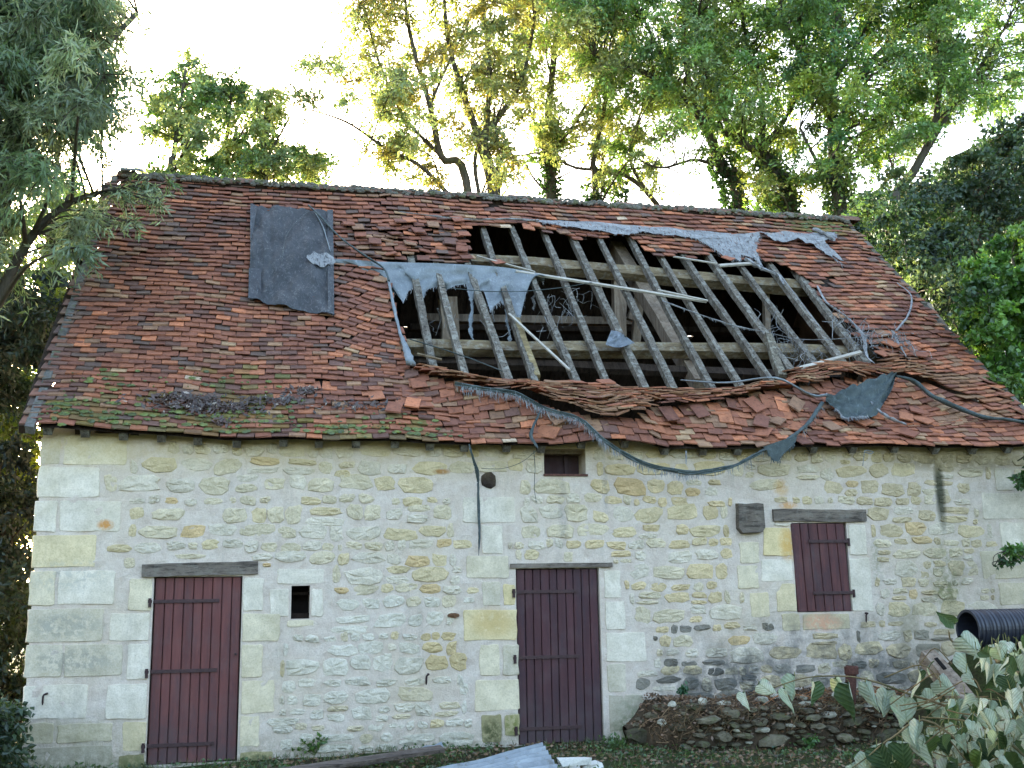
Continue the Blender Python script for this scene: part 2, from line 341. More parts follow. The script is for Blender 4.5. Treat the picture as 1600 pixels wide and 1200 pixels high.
def zinc_mat():
    m, n, _, _ = mat('zinc_sheet'); N = NB(n); P = N.pos()
    c = N.ramp(N.noise(3, 6, .7, P, dist=1), [(.3, lin(116, 124, 130)), (.7, lin(160, 168, 174))])
    c = N.mix(N.math('MULTIPLY', N.rng(N.noise(9, 6, .7, P), .55, .66), .6), c, lin(98, 92, 80)); c = N.mix(.9, c, N.mix(1, c, N.col(), 'MULTIPLY')); N.out(c, .6, N.bump(N.noise(20, 5, .7, P), .2, .01), .5, .1); return m
M_ZINC = zinc_mat()

# ================================================================== SETTING
def gz(x, y):                                  # ground height
    return .03 * wob(x * .9, y * .9) + .02 * wob(x * 3, y * 3) - .05 * smooth(5, 0, x) + (.0 if y > -2 else -.02 * (-2 - y))
b = MB()
xs = np.concatenate([[-400, -80, -30, -14], np.linspace(-6, 18, 61), [26, 40, 90, 400]]); ys = np.concatenate([[-60, -30, -16], np.linspace(-8, 1, 31), [4, 12, 30, 90, 500]])
idx = [[b.vert((x, y, gz(x, y) if -8 <= y <= 1 and -6 <= x <= 18 else -.05), (1, 1, 1)) for y in ys] for x in xs]
for i in range(len(xs) - 1):
    for j in range(len(ys) - 1): b.face(idx[i][j], idx[i + 1][j], idx[i + 1][j + 1], idx[i][j + 1])
b.build('ground', M_GROUND, smooth_=True, kind='structure')

# ================================================================== BARN
barn = thing('barn', 'old limestone barn with a collapsed brown tile roof and oxblood plank doors', 'barn', (L / 2, 0, 0))
def rectpx(x0, y0, x1, y1):                    # a px rectangle of the photograph on the wall plane -> X0, X1, Z0, Z1
    p = [WP(x0, y0), WP(x1, y0), WP(x0, y1), WP(x1, y1)]
    return (p[0][0] + p[2][0]) / 2, (p[1][0] + p[3][0]) / 2, (p[2][2] + p[3][2]) / 2, (p[0][2] + p[1][2]) / 2
D1 = list(rectpx(240, 901, 378, 1200)); D1[0] = WP(234, 1050)[0]; D1[1] = WP(374.5, 1050)[0]; D1[2] = -.03
D2 = list(rectpx(808, 888, 940, 1165)); D2[2] = .0
WN = list(rectpx(1241, 817, 1327, 956)); SW = list(rectpx(455, 915, 484, 967)); TO = list(rectpx(850, 705, 915, 741)); TO[3] = 3.36
OPEN = [D1, D2, WN, SW, TO]
WT = .5                                        # wall thickness
WZ = 3.47
wallo = None
def build_wall():
    b = MB(); cx = sorted({0.0, L} | {o[0] for o in OPEN} | {o[1] for o in OPEN}); cz = sorted({-.15, WZ} | {o[2] for o in OPEN} | {o[3] for o in OPEN})
    def refine(a):
        o = [a[0]]
        for p, q in zip(a, a[1:]):
            n = max(1, int((q - p) / .12)); o += [p + (q - p) * k / n for k in range(1, n + 1)]
        return o
    gx, gz_ = refine(cx), refine(cz)
    inside = lambda x, z: any(o[0] < x < o[1] and o[2] < z < o[3] for o in OPEN)
    edge = lambda x, z: any(o[0] - .01 <= x <= o[1] + .01 and o[2] - .01 <= z <= o[3] + .01 for o in OPEN)
    V = {}
    def vf(i, j, side):
        k = (i, j, side)
        if k not in V:
            x, z = gx[i], gz_[j]; y = WT if side else (.0 if edge(x, z) or i in (0, len(gx) - 1) else .010 * wob(x * 5, z * 5) + .006 * wob(x * 13, z * 11))
            V[k] = b.vert((x, y, z), (1, 1, 1))
        return V[k]
    nx, nz = len(gx) - 1, len(gz_) - 1
    full = [[not inside((gx[i] + gx[i + 1]) / 2, (gz_[j] + gz_[j + 1]) / 2) for j in range(nz)] for i in range(nx)]
    for i in range(nx):
        for j in range(nz):
            if not full[i][j]: continue
            b.face(vf(i, j, 0), vf(i + 1, j, 0), vf(i + 1, j + 1, 0), vf(i, j + 1, 0)); b.face(vf(i, j, 1), vf(i, j + 1, 1), vf(i + 1, j + 1, 1), vf(i + 1, j, 1))
            for di, dj, p, q in ((-1, 0, (i, j), (i, j + 1)), (1, 0, (i + 1, j + 1), (i + 1, j)), (0, -1, (i + 1, j), (i, j)), (0, 1, (i, j + 1), (i + 1, j + 1))):
                a, c = i + di, j + dj
                if not (0 <= a < nx and 0 <= c < nz) or not full[a][c]: b.face(vf(*p, 0), vf(*q, 0), vf(*q, 1), vf(*p, 1))
    return b.build('wall', M_MORTAR, barn)
wallo = build_wall()
# gables and back wall
BY = 2 * RY - EY - .2                           # outer face of the back wall
b = MB()
def gable(x0, x1):
    P = [(0.52, -.1), (BY, -.1), (BY, 3.2), (RY, RZ - .22), (.52, 3.6)]
    i0 = [b.vert((x0, y, z)) for y, z in P]; i1 = [b.vert((x1, y, z)) for y, z in P]
    b.face(*i0[::-1]); b.face(*i1)
    for k in range(5): b.face(i0[k], i0[(k + 1) % 5], i1[(k + 1) % 5], i1[k])
gable(0.0, .45); gw = b.build('gable_wall', M_MORTAR, barn)
b = MB(); gable(L - .45, L - .02); b.build('gable_wall', M_PLASTER, barn)
b = MB(); b.bx(.46, L - .46, BY - .5, BY - .01, -.1, 3.15); b.build('back_wall', M_PLASTER, barn)
b = MB(); b.bx(.46, L - .46, .52, BY - .52, 2.75, 2.9, (.8, .8, .8)); b.build('loft_floor', M_DARKWOOD, barn)

# ---- dressed stones (photo rectangles on the wall plane)
CREAM, PALE, YEL, MOSSY, GRY = lin(212, 205, 184), lin(215, 211, 201), lin(210, 197, 158), lin(146, 142, 112), lin(196, 191, 177)
DS = [(63, 682, 96, 726, GRY), (98, 680, 200, 727, CREAM), (58, 729, 157, 778, PALE), (52, 782, 90, 832, PALE), (92, 782, 190, 831, PALE), (49, 835, 152, 887, YEL * .6 + CREAM * .4),
      (45, 891, 87, 947, CREAM), (90, 891, 180, 945, PALE), (41, 950, 163, 1004, GRY), (38, 1007, 98, 1058, GRY), (99, 1006, 192, 1057, GRY), (35, 1070, 138, 1124, PALE),
      (31, 1130, 84, 1163, CREAM * .8), (87, 1130, 178, 1160, CREAM * .85), (28, 1167, 180, 1200, GRY * .8),
      (201, 904, 238, 955, CREAM), (170, 958, 235, 1002, PALE), (198, 1005, 233, 1063, PALE), (165, 1069, 230, 1124, PALE), (191, 1127, 228, 1174, YEL * .5 + CREAM * .5), (184, 1179, 226, 1215, MOSSY),
      (380, 902, 412, 955, PALE), (378, 958, 438, 1003, CREAM), (377, 1006, 410, 1059, CREAM), (376, 1062, 429, 1115, CREAM), (374, 1118, 406, 1168, CREAM), (373, 1174, 427, 1205, MOSSY * 1.2),
      (431, 889, 509, 913, PALE), (421, 919, 452, 965, PALE), (486, 918, 505, 965, PALE), (446, 969, 494, 979, CREAM),
      (722, 776, 806, 817, PALE), (752, 820, 786, 866, PALE), (728, 868, 796, 904, GRY * .5 + CREAM * .5), (753, 908, 783, 947, GRY), (786, 912, 806, 947, YEL), (723, 952, 808, 1001, YEL * .8 + CREAM * .2),
      (749, 1006, 781, 1057, CREAM), (785, 1007, 811, 1056, GRY), (741, 1061, 812, 1111, CREAM), (752, 1116, 784, 1161, MOSSY * 1.1), (788, 1115, 812, 1150, MOSSY * 1.3),
      (944, 890, 970, 936, PALE), (945, 939, 977, 985, PALE), (946, 988, 1010, 1034, PALE), (949, 1037, 979, 1082, GRY), (951, 1085, 1006, 1142, GRY * .85),
      (1209, 818, 1237, 822, PALE), (1192, 824, 1236, 869, YEL), (1188, 873, 1240, 908, PALE), (1155, 846, 1186, 880, CREAM), (1152, 883, 1186, 920, CREAM), (1172, 925, 1202, 965, YEL * .3 + CREAM * .7), (1213, 911, 1244, 956, YEL * .5 + CREAM * .5),
      (1222, 958, 1250, 986, YEL * .4 + CREAM * .6), (1252, 959, 1330, 984, YEL * .3 + CREAM * .5), (1326, 819, 1354, 868, PALE), (1329, 871, 1362, 957, PALE),
      (1555, 731, 1583, 767, PALE), (1586, 733, 1634, 768, CREAM), (1533, 770, 1634, 812, PALE), (1562, 816, 1634, 855, PALE), (1532, 860, 1634, 904, CREAM), (1560, 910, 1634, 945, CREAM * .9)]
PAD = .018
BLOCK = [(o[0] - .01, o[1] + .01, o[2] - .01, o[3] + .01) for o in OPEN]
# lintels and set-in wood occupy the wall too
LT = [(222, 879, 403, 899), (797, 880, 956, 887), (1207, 796, 1352, 815), (1149, 786, 1191, 834)]
BLOCK += [rectpx(*r) for r in LT]
def patch(b, pts, h, col, cen, y0=.006, mid=.84, rough=.4, seam=.25):   # a proud stone face from an outline in (x, z)
    n = len(pts); cx, cz = cen
    cols = [np.clip(col * random.uniform(.93, 1.05), 0, 1) for _ in range(n)]
    A = [b.vert((x, y0 + .012, z), col) for x, z in pts]
    M_ = [b.vert((cx + (x - cx) * mid, -h * random.uniform(1 - rough, 1 + rough * .4), cz + (z - cz) * mid), cols[k]) for k, (x, z) in enumerate(pts)]
    I_ = [b.vert((cx + (x - cx) * .45, -h * random.uniform(1, 1 + rough), cz + (z - cz) * .45), cols[k]) for k, (x, z) in enumerate(pts)]
    for k in range(n):
        q = (k + 1) % n; b.face(A[k], A[q], M_[q], M_[k]); b.face(M_[k], M_[q], I_[q], I_[k])
    b.face(*I_)
for x0, y0, x1, y1, c in DS:
    X0, X1, Z0, Z1 = rectpx(x0, y0, x1, y1)
    if X1 > L - .03: X1 = L - .01
    BLOCK.append((X0 - PAD, X1 + PAD, Z0 - PAD, Z1 + PAD))
    b = MB(); w_, h_ = X1 - X0, Z1 - Z0; J = .008; r = min(.014, h_ * .2, w_ * .2)
    P = []
    for (ax, az, bx_, bz) in ((X0, Z0, X1, Z0), (X1, Z0, X1, Z1), (X1, Z1, X0, Z1), (X0, Z1, X0, Z0)):
        dx, dz = (bx_ - ax), (bz - az); ln = math.hypot(dx, dz)
        for t in (r / ln, .33, .66, 1 - r / ln): P.append((ax + dx * t + random.uniform(-J, J), az + dz * t + random.uniform(-J, J)))
    c = np.clip(c * random.uniform(.95, 1.04), 0, 1)
    mid = 1 - .008 / max(.05, min(w_, h_) / 2)
    patch(b, P, random.uniform(.006, .014), c, ((X0 + X1) / 2, (Z0 + Z1) / 2), mid=max(.7, mid), rough=.15)
    b.build('dressed_stone', M_DRESSED, wallo)
# ---- rubble stones in rough courses
def overl(a): return any(a[0] < o[1] and a[1] > o[0] and a[2] < o[3] and a[3] > o[2] for o in BLOCK)
ST = []
z = .02
def try_stone(x0, x1, z0, z1):
    a = (x0, x1, z0, z1)
    if x1 - x0 < .035 or z1 - z0 < .03: return
    if overl((x0 - .006, x1 + .006, z0 - .006, z1 + .006)):
        if x1 - x0 > .12: try_stone(x0, (x0 + x1) / 2 - .01, z0, z1); try_stone((x0 + x1) / 2 + .01, x1, z0, z1)
        return
    if z1 < WZ - .02: ST.append(a)
while z < WZ - .05:
    hgt = random.choice([.10, .13, .15, .17, .21, .12, .19]); x = .02 + random.uniform(0, .1)
    while x < L - .05:
        wd = min(max(hgt * random.uniform(.8, 2.6), .09), .46); gp = random.uniform(.003, .022)
        x1 = min(x + wd, L - .02); dz = .022 * wob(x * 1.3, z * 3) + random.uniform(-.014, .014); q = random.random()
        if q < .16 and hgt > .12:
            m_ = random.uniform(.35, .6); try_stone(x, x1 - random.uniform(0, .05), z + dz, z + dz + hgt * m_ - .01); try_stone(x + random.uniform(0, .05), x1, z + dz + hgt * m_ + .01, z + dz + hgt)
        elif q < .21: try_stone(x + .02, x1 - .02, z + dz + hgt * .15, z + dz + hgt * .8)
        elif q < .265: pass
        else: try_stone(x, x1, z + dz + random.uniform(0, hgt * .2), z + dz + hgt * random.uniform(.92, 1.1))
        x = x1 + gp
    z += hgt + random.uniform(.0, .014)
def stone_col(x, zc):
    px, py = proj((x, 0, zc)); t = random.random()
    c = lin(210, 202, 180) if t < .42 else lin(210, 198, 166) if t < .62 else lin(213, 208, 196) if t < .94 else lin(206, 184, 144)
    if 880 < px < 1160 and 730 < py < 1010 and random.random() < .5: c = lin(212, 197, 162) * random.uniform(.92, 1.05)
    if 400 < px < 740 and py > 930 and random.random() < .8: c = lin(214, 212, 203)
    if 1000 < px < 1480 and py > 960 and random.random() < (.55 if py > 985 else .28): c = lin(126, 124, 118) * random.uniform(.65, 1.35)
    if px > 1180 and random.random() < .4: c = lin(198, 186, 158)
    if 650 < px < 750 and 990 < py < 1060: c = lin(198, 182, 144)
    return np.clip(c * random.uniform(.97, 1.1), 0, 1)
ST.sort(key=lambda a: -(a[1] - a[0]) * (a[3] - a[2]) * (1.0 if WP(0, 900)[0] < a[0] and a[2] > .0 else .3))
def rubble(b, x0, x1, z0, z1, col):             # rough split face with an irregular outline
    n = 11; cx, cz = (x0 + x1) / 2, (z0 + z1) / 2; pw = random.uniform(2.8, 6.5); w_, h_ = (x1 - x0) / 2, (z1 - z0) / 2; o = []; m_ = []; i_ = []; tl = random.uniform(-.3, .3); hh = random.uniform(.006, .017); off = random.uniform(0, 6.3)
    cut = random.uniform(0, 6.28)
    for q in range(n):
        t = 2 * math.pi * q / n + random.uniform(-.2, .2) + off; ct, st = math.cos(t), math.sin(t); rr = (abs(ct) ** pw + abs(st) ** pw) ** (-1 / pw) * random.uniform(.88, 1.08) * (1 - .2 * max(0, math.cos(t - cut)) ** 4)
        px_, pz_ = ct * rr * w_, st * rr * h_ + tl * ct * rr * h_ * .5
        k1, k2 = random.uniform(.88, .96), random.uniform(.35, .55); o.append(b.vert((cx + px_, .004, cz + pz_), col * .97)); m_.append(b.vert((cx + px_ * k1, -hh * random.uniform(.35, 1.3), cz + pz_ * k1), np.clip(col * random.uniform(.93, 1.05), 0, 1))); i_.append(b.vert((cx + px_ * k2, -hh * random.uniform(.4, 1.9), cz + pz_ * k2), np.clip(col * random.uniform(.92, 1.05), 0, 1)))
    c0 = b.vert((cx + random.uniform(-.1, .1) * w_, -hh * random.uniform(.5, 1.6), cz), col)
    for q in range(n):
        r = (q + 1) % n; b.face(o[q], o[r], m_[r], m_[q]); b.face(m_[q], m_[r], i_[r], i_[q]); b.face(i_[q], i_[r], c0)
rest = MB()
for k, (x0, x1, z0, z1) in enumerate(ST):
    b = MB() if k < 290 else rest
    cx, cz = (x0 + x1) / 2, (z0 + z1) / 2; rubble(b, x0, x1, z0, z1, stone_col(cx, cz))
    if k < 290: b.build('rubble_stone', M_RUBBLE, wallo)
rest.build('rubble_stones', M_RUBBLE, wallo, kind='stuff')
# the black socket stone, red brick chip
for (x0, y0, x1, y1, c) in ((750, 737, 777, 765, lin(58, 50, 48)), (696, 957, 721, 966, lin(96, 58, 44))):
    X0, X1, Z0, Z1 = rectpx(x0, y0, x1, y1); b = MB(); P = []
    for q in range(10):
        t = 2 * math.pi * q / 10; P.append(((X0 + X1) / 2 + math.cos(t) * (X1 - X0) / 2 * random.uniform(.85, 1.1), (Z0 + Z1) / 2 + math.sin(t) * (Z1 - Z0) / 2 * random.uniform(.85, 1.1)))
    patch(b, P, .03, c, ((X0 + X1) / 2, (Z0 + Z1) / 2), mid=.85); b.build('dark_stone', M_RUBBLE, wallo, label='dark stone set into the pale wall' if x0 == 750 else 'small red brown brick fragment in the pale wall')
# ---- lintels, set-in block, opening linings
for i, (x0, y0, x1, y1) in enumerate(LT[:3]):
    X0, X1, Z0, Z1 = rectpx(x0, y0, x1, y1); b = MB(); dz = .01 if i == 0 else 0
    b.beam((X0, .07, (Z0 + Z1) / 2 - dz), (X1, .07, (Z0 + Z1) / 2 + dz), .2, Z1 - Z0, (0, 0, 1), (1, 1, 1), 14, .05)
    b.build('lintel', M_LINTEL, barn)
X0, X1, Z0, Z1 = rectpx(*LT[3]); b = MB(); P = [(X0, Z0 + .06), (X0 + .05, Z0), (X1 - .04, Z0 + .01), (X1, Z0 + .07), (X1 - .01, Z1 - .01), (X1 - .1, Z1), (X0 + .12, Z1 - .012), (X0 + .01, Z1 - .005)]
patch(b, P, .09, np.array([.8, .8, .8]), ((X0 + X1) / 2, (Z0 + Z1) / 2), mid=.97, rough=.08); b.build('beam_end', M_LINTEL, barn)
b = MB(); b.bx(TO[0] - .01, TO[1] + .02, -.02, .3, TO[2] - .022, TO[2] + .002, (1, 1, 1)); b.build('sill', M_RUST, barn)
b = MB(); b.bx(TO[0] + .002, TO[1] - .002, .3, .33, TO[2] + .03, TO[3]); b.bx(TO[0] + .32, TO[0] + .36, .26, .3, TO[2], TO[3]); b.build('loft_hatch', M_DOOR_DARK, barn)
b = MB(); b.bx(SW[0], SW[1], .22, .25, SW[3] - .1, SW[3] - .07); b.build('window_bar', M_DARKWOOD, barn)
b = MB(); b.bx(SW[0], SW[1], .2, .23, SW[2], SW[2] + .06); b.build('window_ledge', M_DARKWOOD, barn)
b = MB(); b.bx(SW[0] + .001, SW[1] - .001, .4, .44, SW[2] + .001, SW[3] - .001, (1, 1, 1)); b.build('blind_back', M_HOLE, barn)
# ---- doors and shutter
def door(name, o, material, nplank, hinges, pin_left, depth, lean=0.0, label=None, reach=.76, last=0):
    d = link(name, None, barn, ((o[0] + o[1]) / 2, depth, o[2]))
    if label: d['label'] = label
    x0, x1 = o[0] + .012, o[1] - .012; W = x1 - x0; ed = [x0 + W * (k + random.uniform(-.06, .06) * (0 < k < nplank)) / nplank for k in range(nplank + 1)]
    for k in range(nplank):
        b = MB(); t = random.uniform(.86, 1.1); y = depth + random.uniform(-.003, .003); g = .004; zb = o[2] + random.uniform(.0, .02); zt = o[3] - .01
        a, c = ed[k] + g, ed[k + 1] - g; bv = .006; F = [(a, y + .006), (a + bv, y), (c - bv, y), (c, y + .006), (c, y + .03), (a, y + .03)]
        lo = [b.vert((q - lean * 0, yy, zb), (t, t, t)) for q, yy in F]; hi = [b.vert((q + lean, yy, zt), (t, t, t)) for q, yy in F]
        for m_ in range(6): b.face(lo[m_], lo[(m_ + 1) % 6], hi[(m_ + 1) % 6], hi[m_])
        b.face(*lo[::-1]); b.face(*hi); b.build('plank', material, d)
    b = MB(); b.bx(x0, x1, depth + .034, depth + .06, o[2] + .02, o[3] - .02, (.4, .4, .4)); b.build('ledge_board', material, d)
    for py in hinges:
        zc = WP((proj((o[0], 0, 1))[0]), py)[2]; b = MB()
        a, c = (o[0] - .03, o[0] + W * reach) if pin_left else (o[1] - W * reach, o[1] + .03)
        ln = lean * (zc - o[2]) / (o[3] - o[2]); a += ln; c += ln
        b.bx(a, c, depth - .016, depth - .004, zc - .019, zc + .019, (1, 1, 1))
        e_ = a if pin_left else c; b.tube([(e_, -.022, zc - .06), (e_, -.022, zc + .035)], .017, 8, (.8, .8, .8)); b.bx(e_ - .02, e_ + .02, -.02, depth, zc - .015, zc + .015, (.9, .9, .9))
        for q in np.linspace(.15, .95, 5):
            xx = a + (c - a) * q if pin_left else c - (c - a) * q; b.tube([(xx, depth - .022, zc), (xx, depth - .016, zc)], .008, 6, (1.2, 1.1, 1.1))
        b.build('strap_hinge', M_IRON, d)
    return d
door('door', D1, M_DOOR, 9, (940, 1050, 1166), True, .03, label='oxblood plank door at the left end, under a thick oak lintel')
door('door', D2, M_DOOR_DARK, 10, (925, 1028, 1140), True, .03, -.0, label='dark oxblood plank door in the middle of the wall')
SH = (WN[0] - .0, WN[1] + .0, WN[2], WN[3])
door('shutter', SH, M_SHUTTER, 6, (846, 927), False, -.012, -.03, reach=.72)
b = MB(); k = WP(369, 1022); b.tube([(D1[1] - .05, .02, k[2]), (D1[1] - .05, -.01, k[2])], .014, 8, (.5, .5, .5)); b.build('keyhole_plate', M_IRON, barn)
for px, py in ((70, 1093), (666, 1062), (1350, 966)):
    p = WP(px, py); b = MB(); b.tube(catmull([p + np.array([.02, .03, .06]), p + np.array([.02, -.06, .06]), p + np.array([-.005, -.07, .04]), p + np.array([-.008, -.06, -.05])], 4), [.011] * 12 + [.006], 6, (.5, .45, .45)); b.build('iron_hook', M_IRON, barn)

# ================================================================== ROOF
roof = link('roof', None, barn, (L / 2, EY, EZ))
HOLE_PX = [(727, 358), (735, 385), (742, 409), (690, 408), (612, 409), (598, 425), (606, 440), (614, 480), (628, 530), (641, 577), (652, 566), (700, 576), (760, 588), (840, 594), (900, 596), (1000, 602), (1060, 604), (1140, 606), (1225, 598), (1235, 578), (1270, 568), (1330, 566), (1362, 572), (1384, 560), (1342, 530), (1300, 480), (1262, 440), (1232, 420), (1205, 412), (1180, 402), (1150, 408), (1118, 396), (1086, 402), (1052, 398), (1022, 402), (1000, 380), (988, 368), (940, 372), (905, 374), (868, 362), (848, 366), (830, 354), (780, 356)]
HOLE = [US(*p) for p in HOLE_PX]
def inpoly(x, y, P):
    r = False; j = len(P) - 1
    for i in range(len(P)):
        if (P[i][1] > y) != (P[j][1] > y) and x < (P[j][0] - P[i][0]) * (y - P[i][1]) / (P[j][1] - P[i][1]) + P[i][0]: r = not r
        j = i
    return r
FOLD = [US(*p) for p in [(636, 582), (700, 604), (780, 624), (860, 648), (930, 667), (1004, 667), (1018, 648), (1100, 643), (1160, 634), (1200, 628), (1300, 608), (1400, 598), (1450, 612), (1530, 642), (1610, 672)]]
AMP = [(636, .07), (700, .2), (800, .25), (1000, .25), (1012, .2), (1100, .2), (1250, .22), (1400, .2), (1480, .12), (1610, .03)]
fu = [p[0] for p in FOLD]; fs = [p[1] for p in FOLD]
def fold_s(u): return float(np.interp(u, fu, fs)) if fu[0] < u < fu[-1] else None
au = [US(x, 620)[0] for x, _ in AMP]; aa = [v * 1.08 for _, v in AMP]
def amp(u): return float(np.interp(u, au, aa))
hole_bot = [(p[0], p[1]) for p in HOLE[9:24]]
hb_u = [p[0] for p in hole_bot]; hb_s = [p[1] for p in hole_bot]
def hb(u): return float(np.interp(u, hb_u, hb_s))
def surf(u, s, upper):
    f = fold_s(u); n = .022 * wob(u * .8, s * .9) + .008 * wob(u * 3.1, s * 2.7)
    if f is not None:
        A = amp(u)
        if upper:
            top = max(hb(u), f + .35); t = (s - f) / (top - f); n += A * (1 - .9 * smooth(0, 1.15, t)) * (1 + .25 * wob(u * 2.6, 3)) if t < 1.2 else .02
        else:
            n += A * .42 * smooth(f - .5, f, s) if s < f + .05 else A * .42 * smooth(f + .5, f, s)
    g = max(0, 1 - s / SL); dz = -.085 * math.sin(math.pi * min(1, max(0, u / L))) ** 1.0 * g + .02 * wob(u * 1.3, 5) * g
    if u < 1.2: n += .03 * smooth(1.2, 0, u) * smooth(2.2, .2, s)
    # sagging edge left of the hole
    return on_roof(u, s, n) + np.array([0, 0, dz])
wA0, wA1 = US(500, 480)[0], US(622, 520)[0]; sA0, sA1 = US(560, 560)[1], US(560, 425)[1]
wB0, wB1 = US(1395, 590)[0], US(1560, 590)[0]; sB0, sB1 = US(1480, 660)[1], US(1480, 520)[1]
def warp(u, s):
    d = 0.0
    if u < wA1 + .3 and sA0 - .5 < s < sA1 + .5: d -= .30 * smooth(wA0, wA1, u) * smooth(sA0 - .4, sA0 + .5, s) * smooth(sA1 + .5, sA1 - .3, s)
    if u > wB0 - 1.2 and sB0 - .5 < s < sB1 + .4: d -= .34 * smooth(wB1, wB0, u) * smooth(sB0 - .1, sB0 + .4, s) * smooth(sB1 + .3, sB1 - .3, s) * smooth(wB0 - 1.2, wB0 - .3, u)
    return d + .012 * wob(u * 1.9, s * 1.3) + .02 * wob(u * .5, s * .6)
JIT = [(640, 378, 105, 2.3), (800, 630, 110, .7), (1010, 650, 90, 1.1), (1110, 640, 100, .8), (1230, 650, 110, 1.8), (1340, 640, 90, 1.6), (1420, 650, 70, 1.2), (560, 480, 80, .9), (640, 640, 60, 1.2), (700, 640, 60, 1.0), (1380, 545, 50, 1.3), (930, 640, 60, 1.2), (880, 370, 140, .8), (1200, 420, 60, .8), (500, 600, 60, .8)]
JIT = [(*US(x, y), r / 120., a_) for x, y, r, a_ in JIT]
def jit(u, s): return .2 + .5 * sum(a_ * math.exp(-(((u - x) ** 2 + (s - y) ** 2) / r ** 2)) for x, y, r, a_ in JIT)
PAL = [lin(118, 83, 72), lin(134, 91, 75), lin(146, 99, 79), lin(160, 109, 84), lin(180, 120, 90), lin(106, 82, 75), lin(148, 120, 97), lin(166, 142, 114), lin(102, 88, 82), lin(134, 107, 88), lin(190, 174, 152)]
def tile_col(u, s):
    px, py = proj(on_roof(u, s)); t = min(1, max(0, (px - 520) / 500)); hi = smooth(2.2, 5.8, s)
    q = wob(u * 1.1, s * 1.4); wgt = np.array([22 + 12 * hi - 6 * q, 30, 20 + 6 * t, 8 + 9 * t + 4 * q, 2.5 + 7 * t, 13 * (1 - t) + 9 * hi, 5 + 8 * t * (1 - hi), 1.1 + 2 * t, 5 * (1 - t) + 5 * hi, 10 + 8 * t, .3])
    c = PAL[random.choices(range(len(PAL)), wgt)[0]]
    f = fold_s(u)
    if f is not None and f < s < f + .85 and random.random() < .6: c = c * .4 + lin(128, 102, 78) * .6
    return np.clip(c * np.array([1.13, 1.05, 1.0]) * random.uniform(.86, 1.1), 0, 1)
EXPO, TW, TLN, TH = SL / 51, .186, .235, .015
ROWS = [-.03]
while ROWS[-1] < SL - .12: ROWS.append(ROWS[-1] + .090 + .06 * max(0, ROWS[-1]) / SL)

MOSSZ = [(390, 650, 70, .5), (250, 660, 80, .4), (530, 672, 50, .35), (120, 660, 60, .35), (1275, 352, 60, .85), (640, 668, 45, .3), (100, 640, 40, .25), (190, 600, 40, .15), (360, 600, 60, .15)]
MOSSZ = [(*US(x, y), r / 130., a_) for x, y, r, a_ in MOSSZ]
tiles = []                                     # (size score, points, colour)
def add_tile(u, s, upper, n0=0.0, spin=None, big=False, ln=TLN):
    j = jit(u, s); d = .06
    p = surf(u, s, upper); ts = surf(u, s + d, upper) - p; tu = surf(u + d, s, upper) - surf(u - d, s, upper)
    ts /= np.linalg.norm(ts); tu /= np.linalg.norm(tu); nn = np.cross(tu, ts); nn /= np.linalg.norm(nn)
    wr = (warp(u + .05, s) - warp(u - .05, s)) / .1
    th = math.atan(wr) + (random.gauss(0, .022 + .045 * j * j) if spin is None else spin)
    pit = (-.23 - (.10 if upper and fold_s(u) is not None and s < fold_s(u) + .9 else 0)) + random.gauss(0, .018 + .05 * min(j, 1.6) ** 1.6)       # tail lifted
    ax = tu * math.cos(th) + ts * math.sin(th); ay = ts * math.cos(th) - tu * math.sin(th)
    ay, az = ay * math.cos(pit) + nn * math.sin(pit), nn * math.cos(pit) - ay * math.sin(pit)
    roll = random.gauss(0, .01 + .035 * j); ax, az = ax * math.cos(roll) + az * math.sin(roll), az * math.cos(roll) - ax * math.sin(roll)
    p = p + nn * (.030 + n0 + random.uniform(-.003, .007) + .012 * j * random.random()) + ts * random.gauss(0, .004 + .018 * j)
    hw = TW / 2 * random.uniform(.93, .985); th_ = TH * random.uniform(.85, 1.2); P = []
    for lift in (-1, 0):
        for a_, c_ in ((-1, 0), (1, 0), (1, 1), (-1, 1)):
            P.append(p + ax * hw * a_ + ay * ln * c_ + az * th_ * lift + ax * random.uniform(-.006, .006) + ay * random.uniform(-.007, .007) * (c_ == 0) + az * random.uniform(-.003, .003))
    q = [proj(x) for x in (P[4], P[5], P[6], P[7])]; ar = .5 * abs(sum(q[i][0] * q[(i + 1) % 4][1] - q[(i + 1) % 4][0] * q[i][1] for i in range(4)))
    c = tile_col(u, s)
    m_ = sum(a_ * math.exp(-(((u - x) ** 2 + (s - y) ** 2 * 2) / r ** 2)) for x, y, r, a_ in MOSSZ)
    if random.random() < m_ * 1.5: k_ = random.uniform(.25, .7); c = c * (1 - k_) + lin(100, 108, 48) * k_
    if u < .03: c = c * .6 + lin(92, 92, 92) * .4
    tiles.append((ar * (2.5 if big else 1) * (1 + .6 * j), P, c))
skip_px = [(736, 318, 6), (772, 321, 7), (655, 398, 12), (676, 374, 6), (1375, 558, 16), (1400, 566, 10), (1290, 440, 10), (505, 588, 8), (622, 562, 8), (1010, 640, 10)]
for k, s0 in enumerate(ROWS):
    u = -.1 + (.5 * TW if k % 2 else 0) + random.uniform(-.01, .01)
    while u < L + .06:
        s = s0 + warp(u, s0); f = fold_s(u); up = f is not None and s > f
        q = proj(on_roof(u, s + .06)); ins = inpoly(u, s + .07, HOLE)
        if not ins and not any((q[0] - x) ** 2 + ((q[1] - y) * 1.3) ** 2 < r * r for x, y, r in skip_px):
            add_tile(u, s, up)
            if up and s < f + .9 and hb_u[0] - .1 < u < hb_u[-1] + .2 and s + .07 < hb(u) + .1:
                su = s + .048
                if not inpoly(u, su + .07, HOLE): add_tile(u + TW * .5, su - .014, True, .014); add_tile(u + TW * .25, su + .016, True, .03)
        u += TW * random.uniform(.985, 1.02)
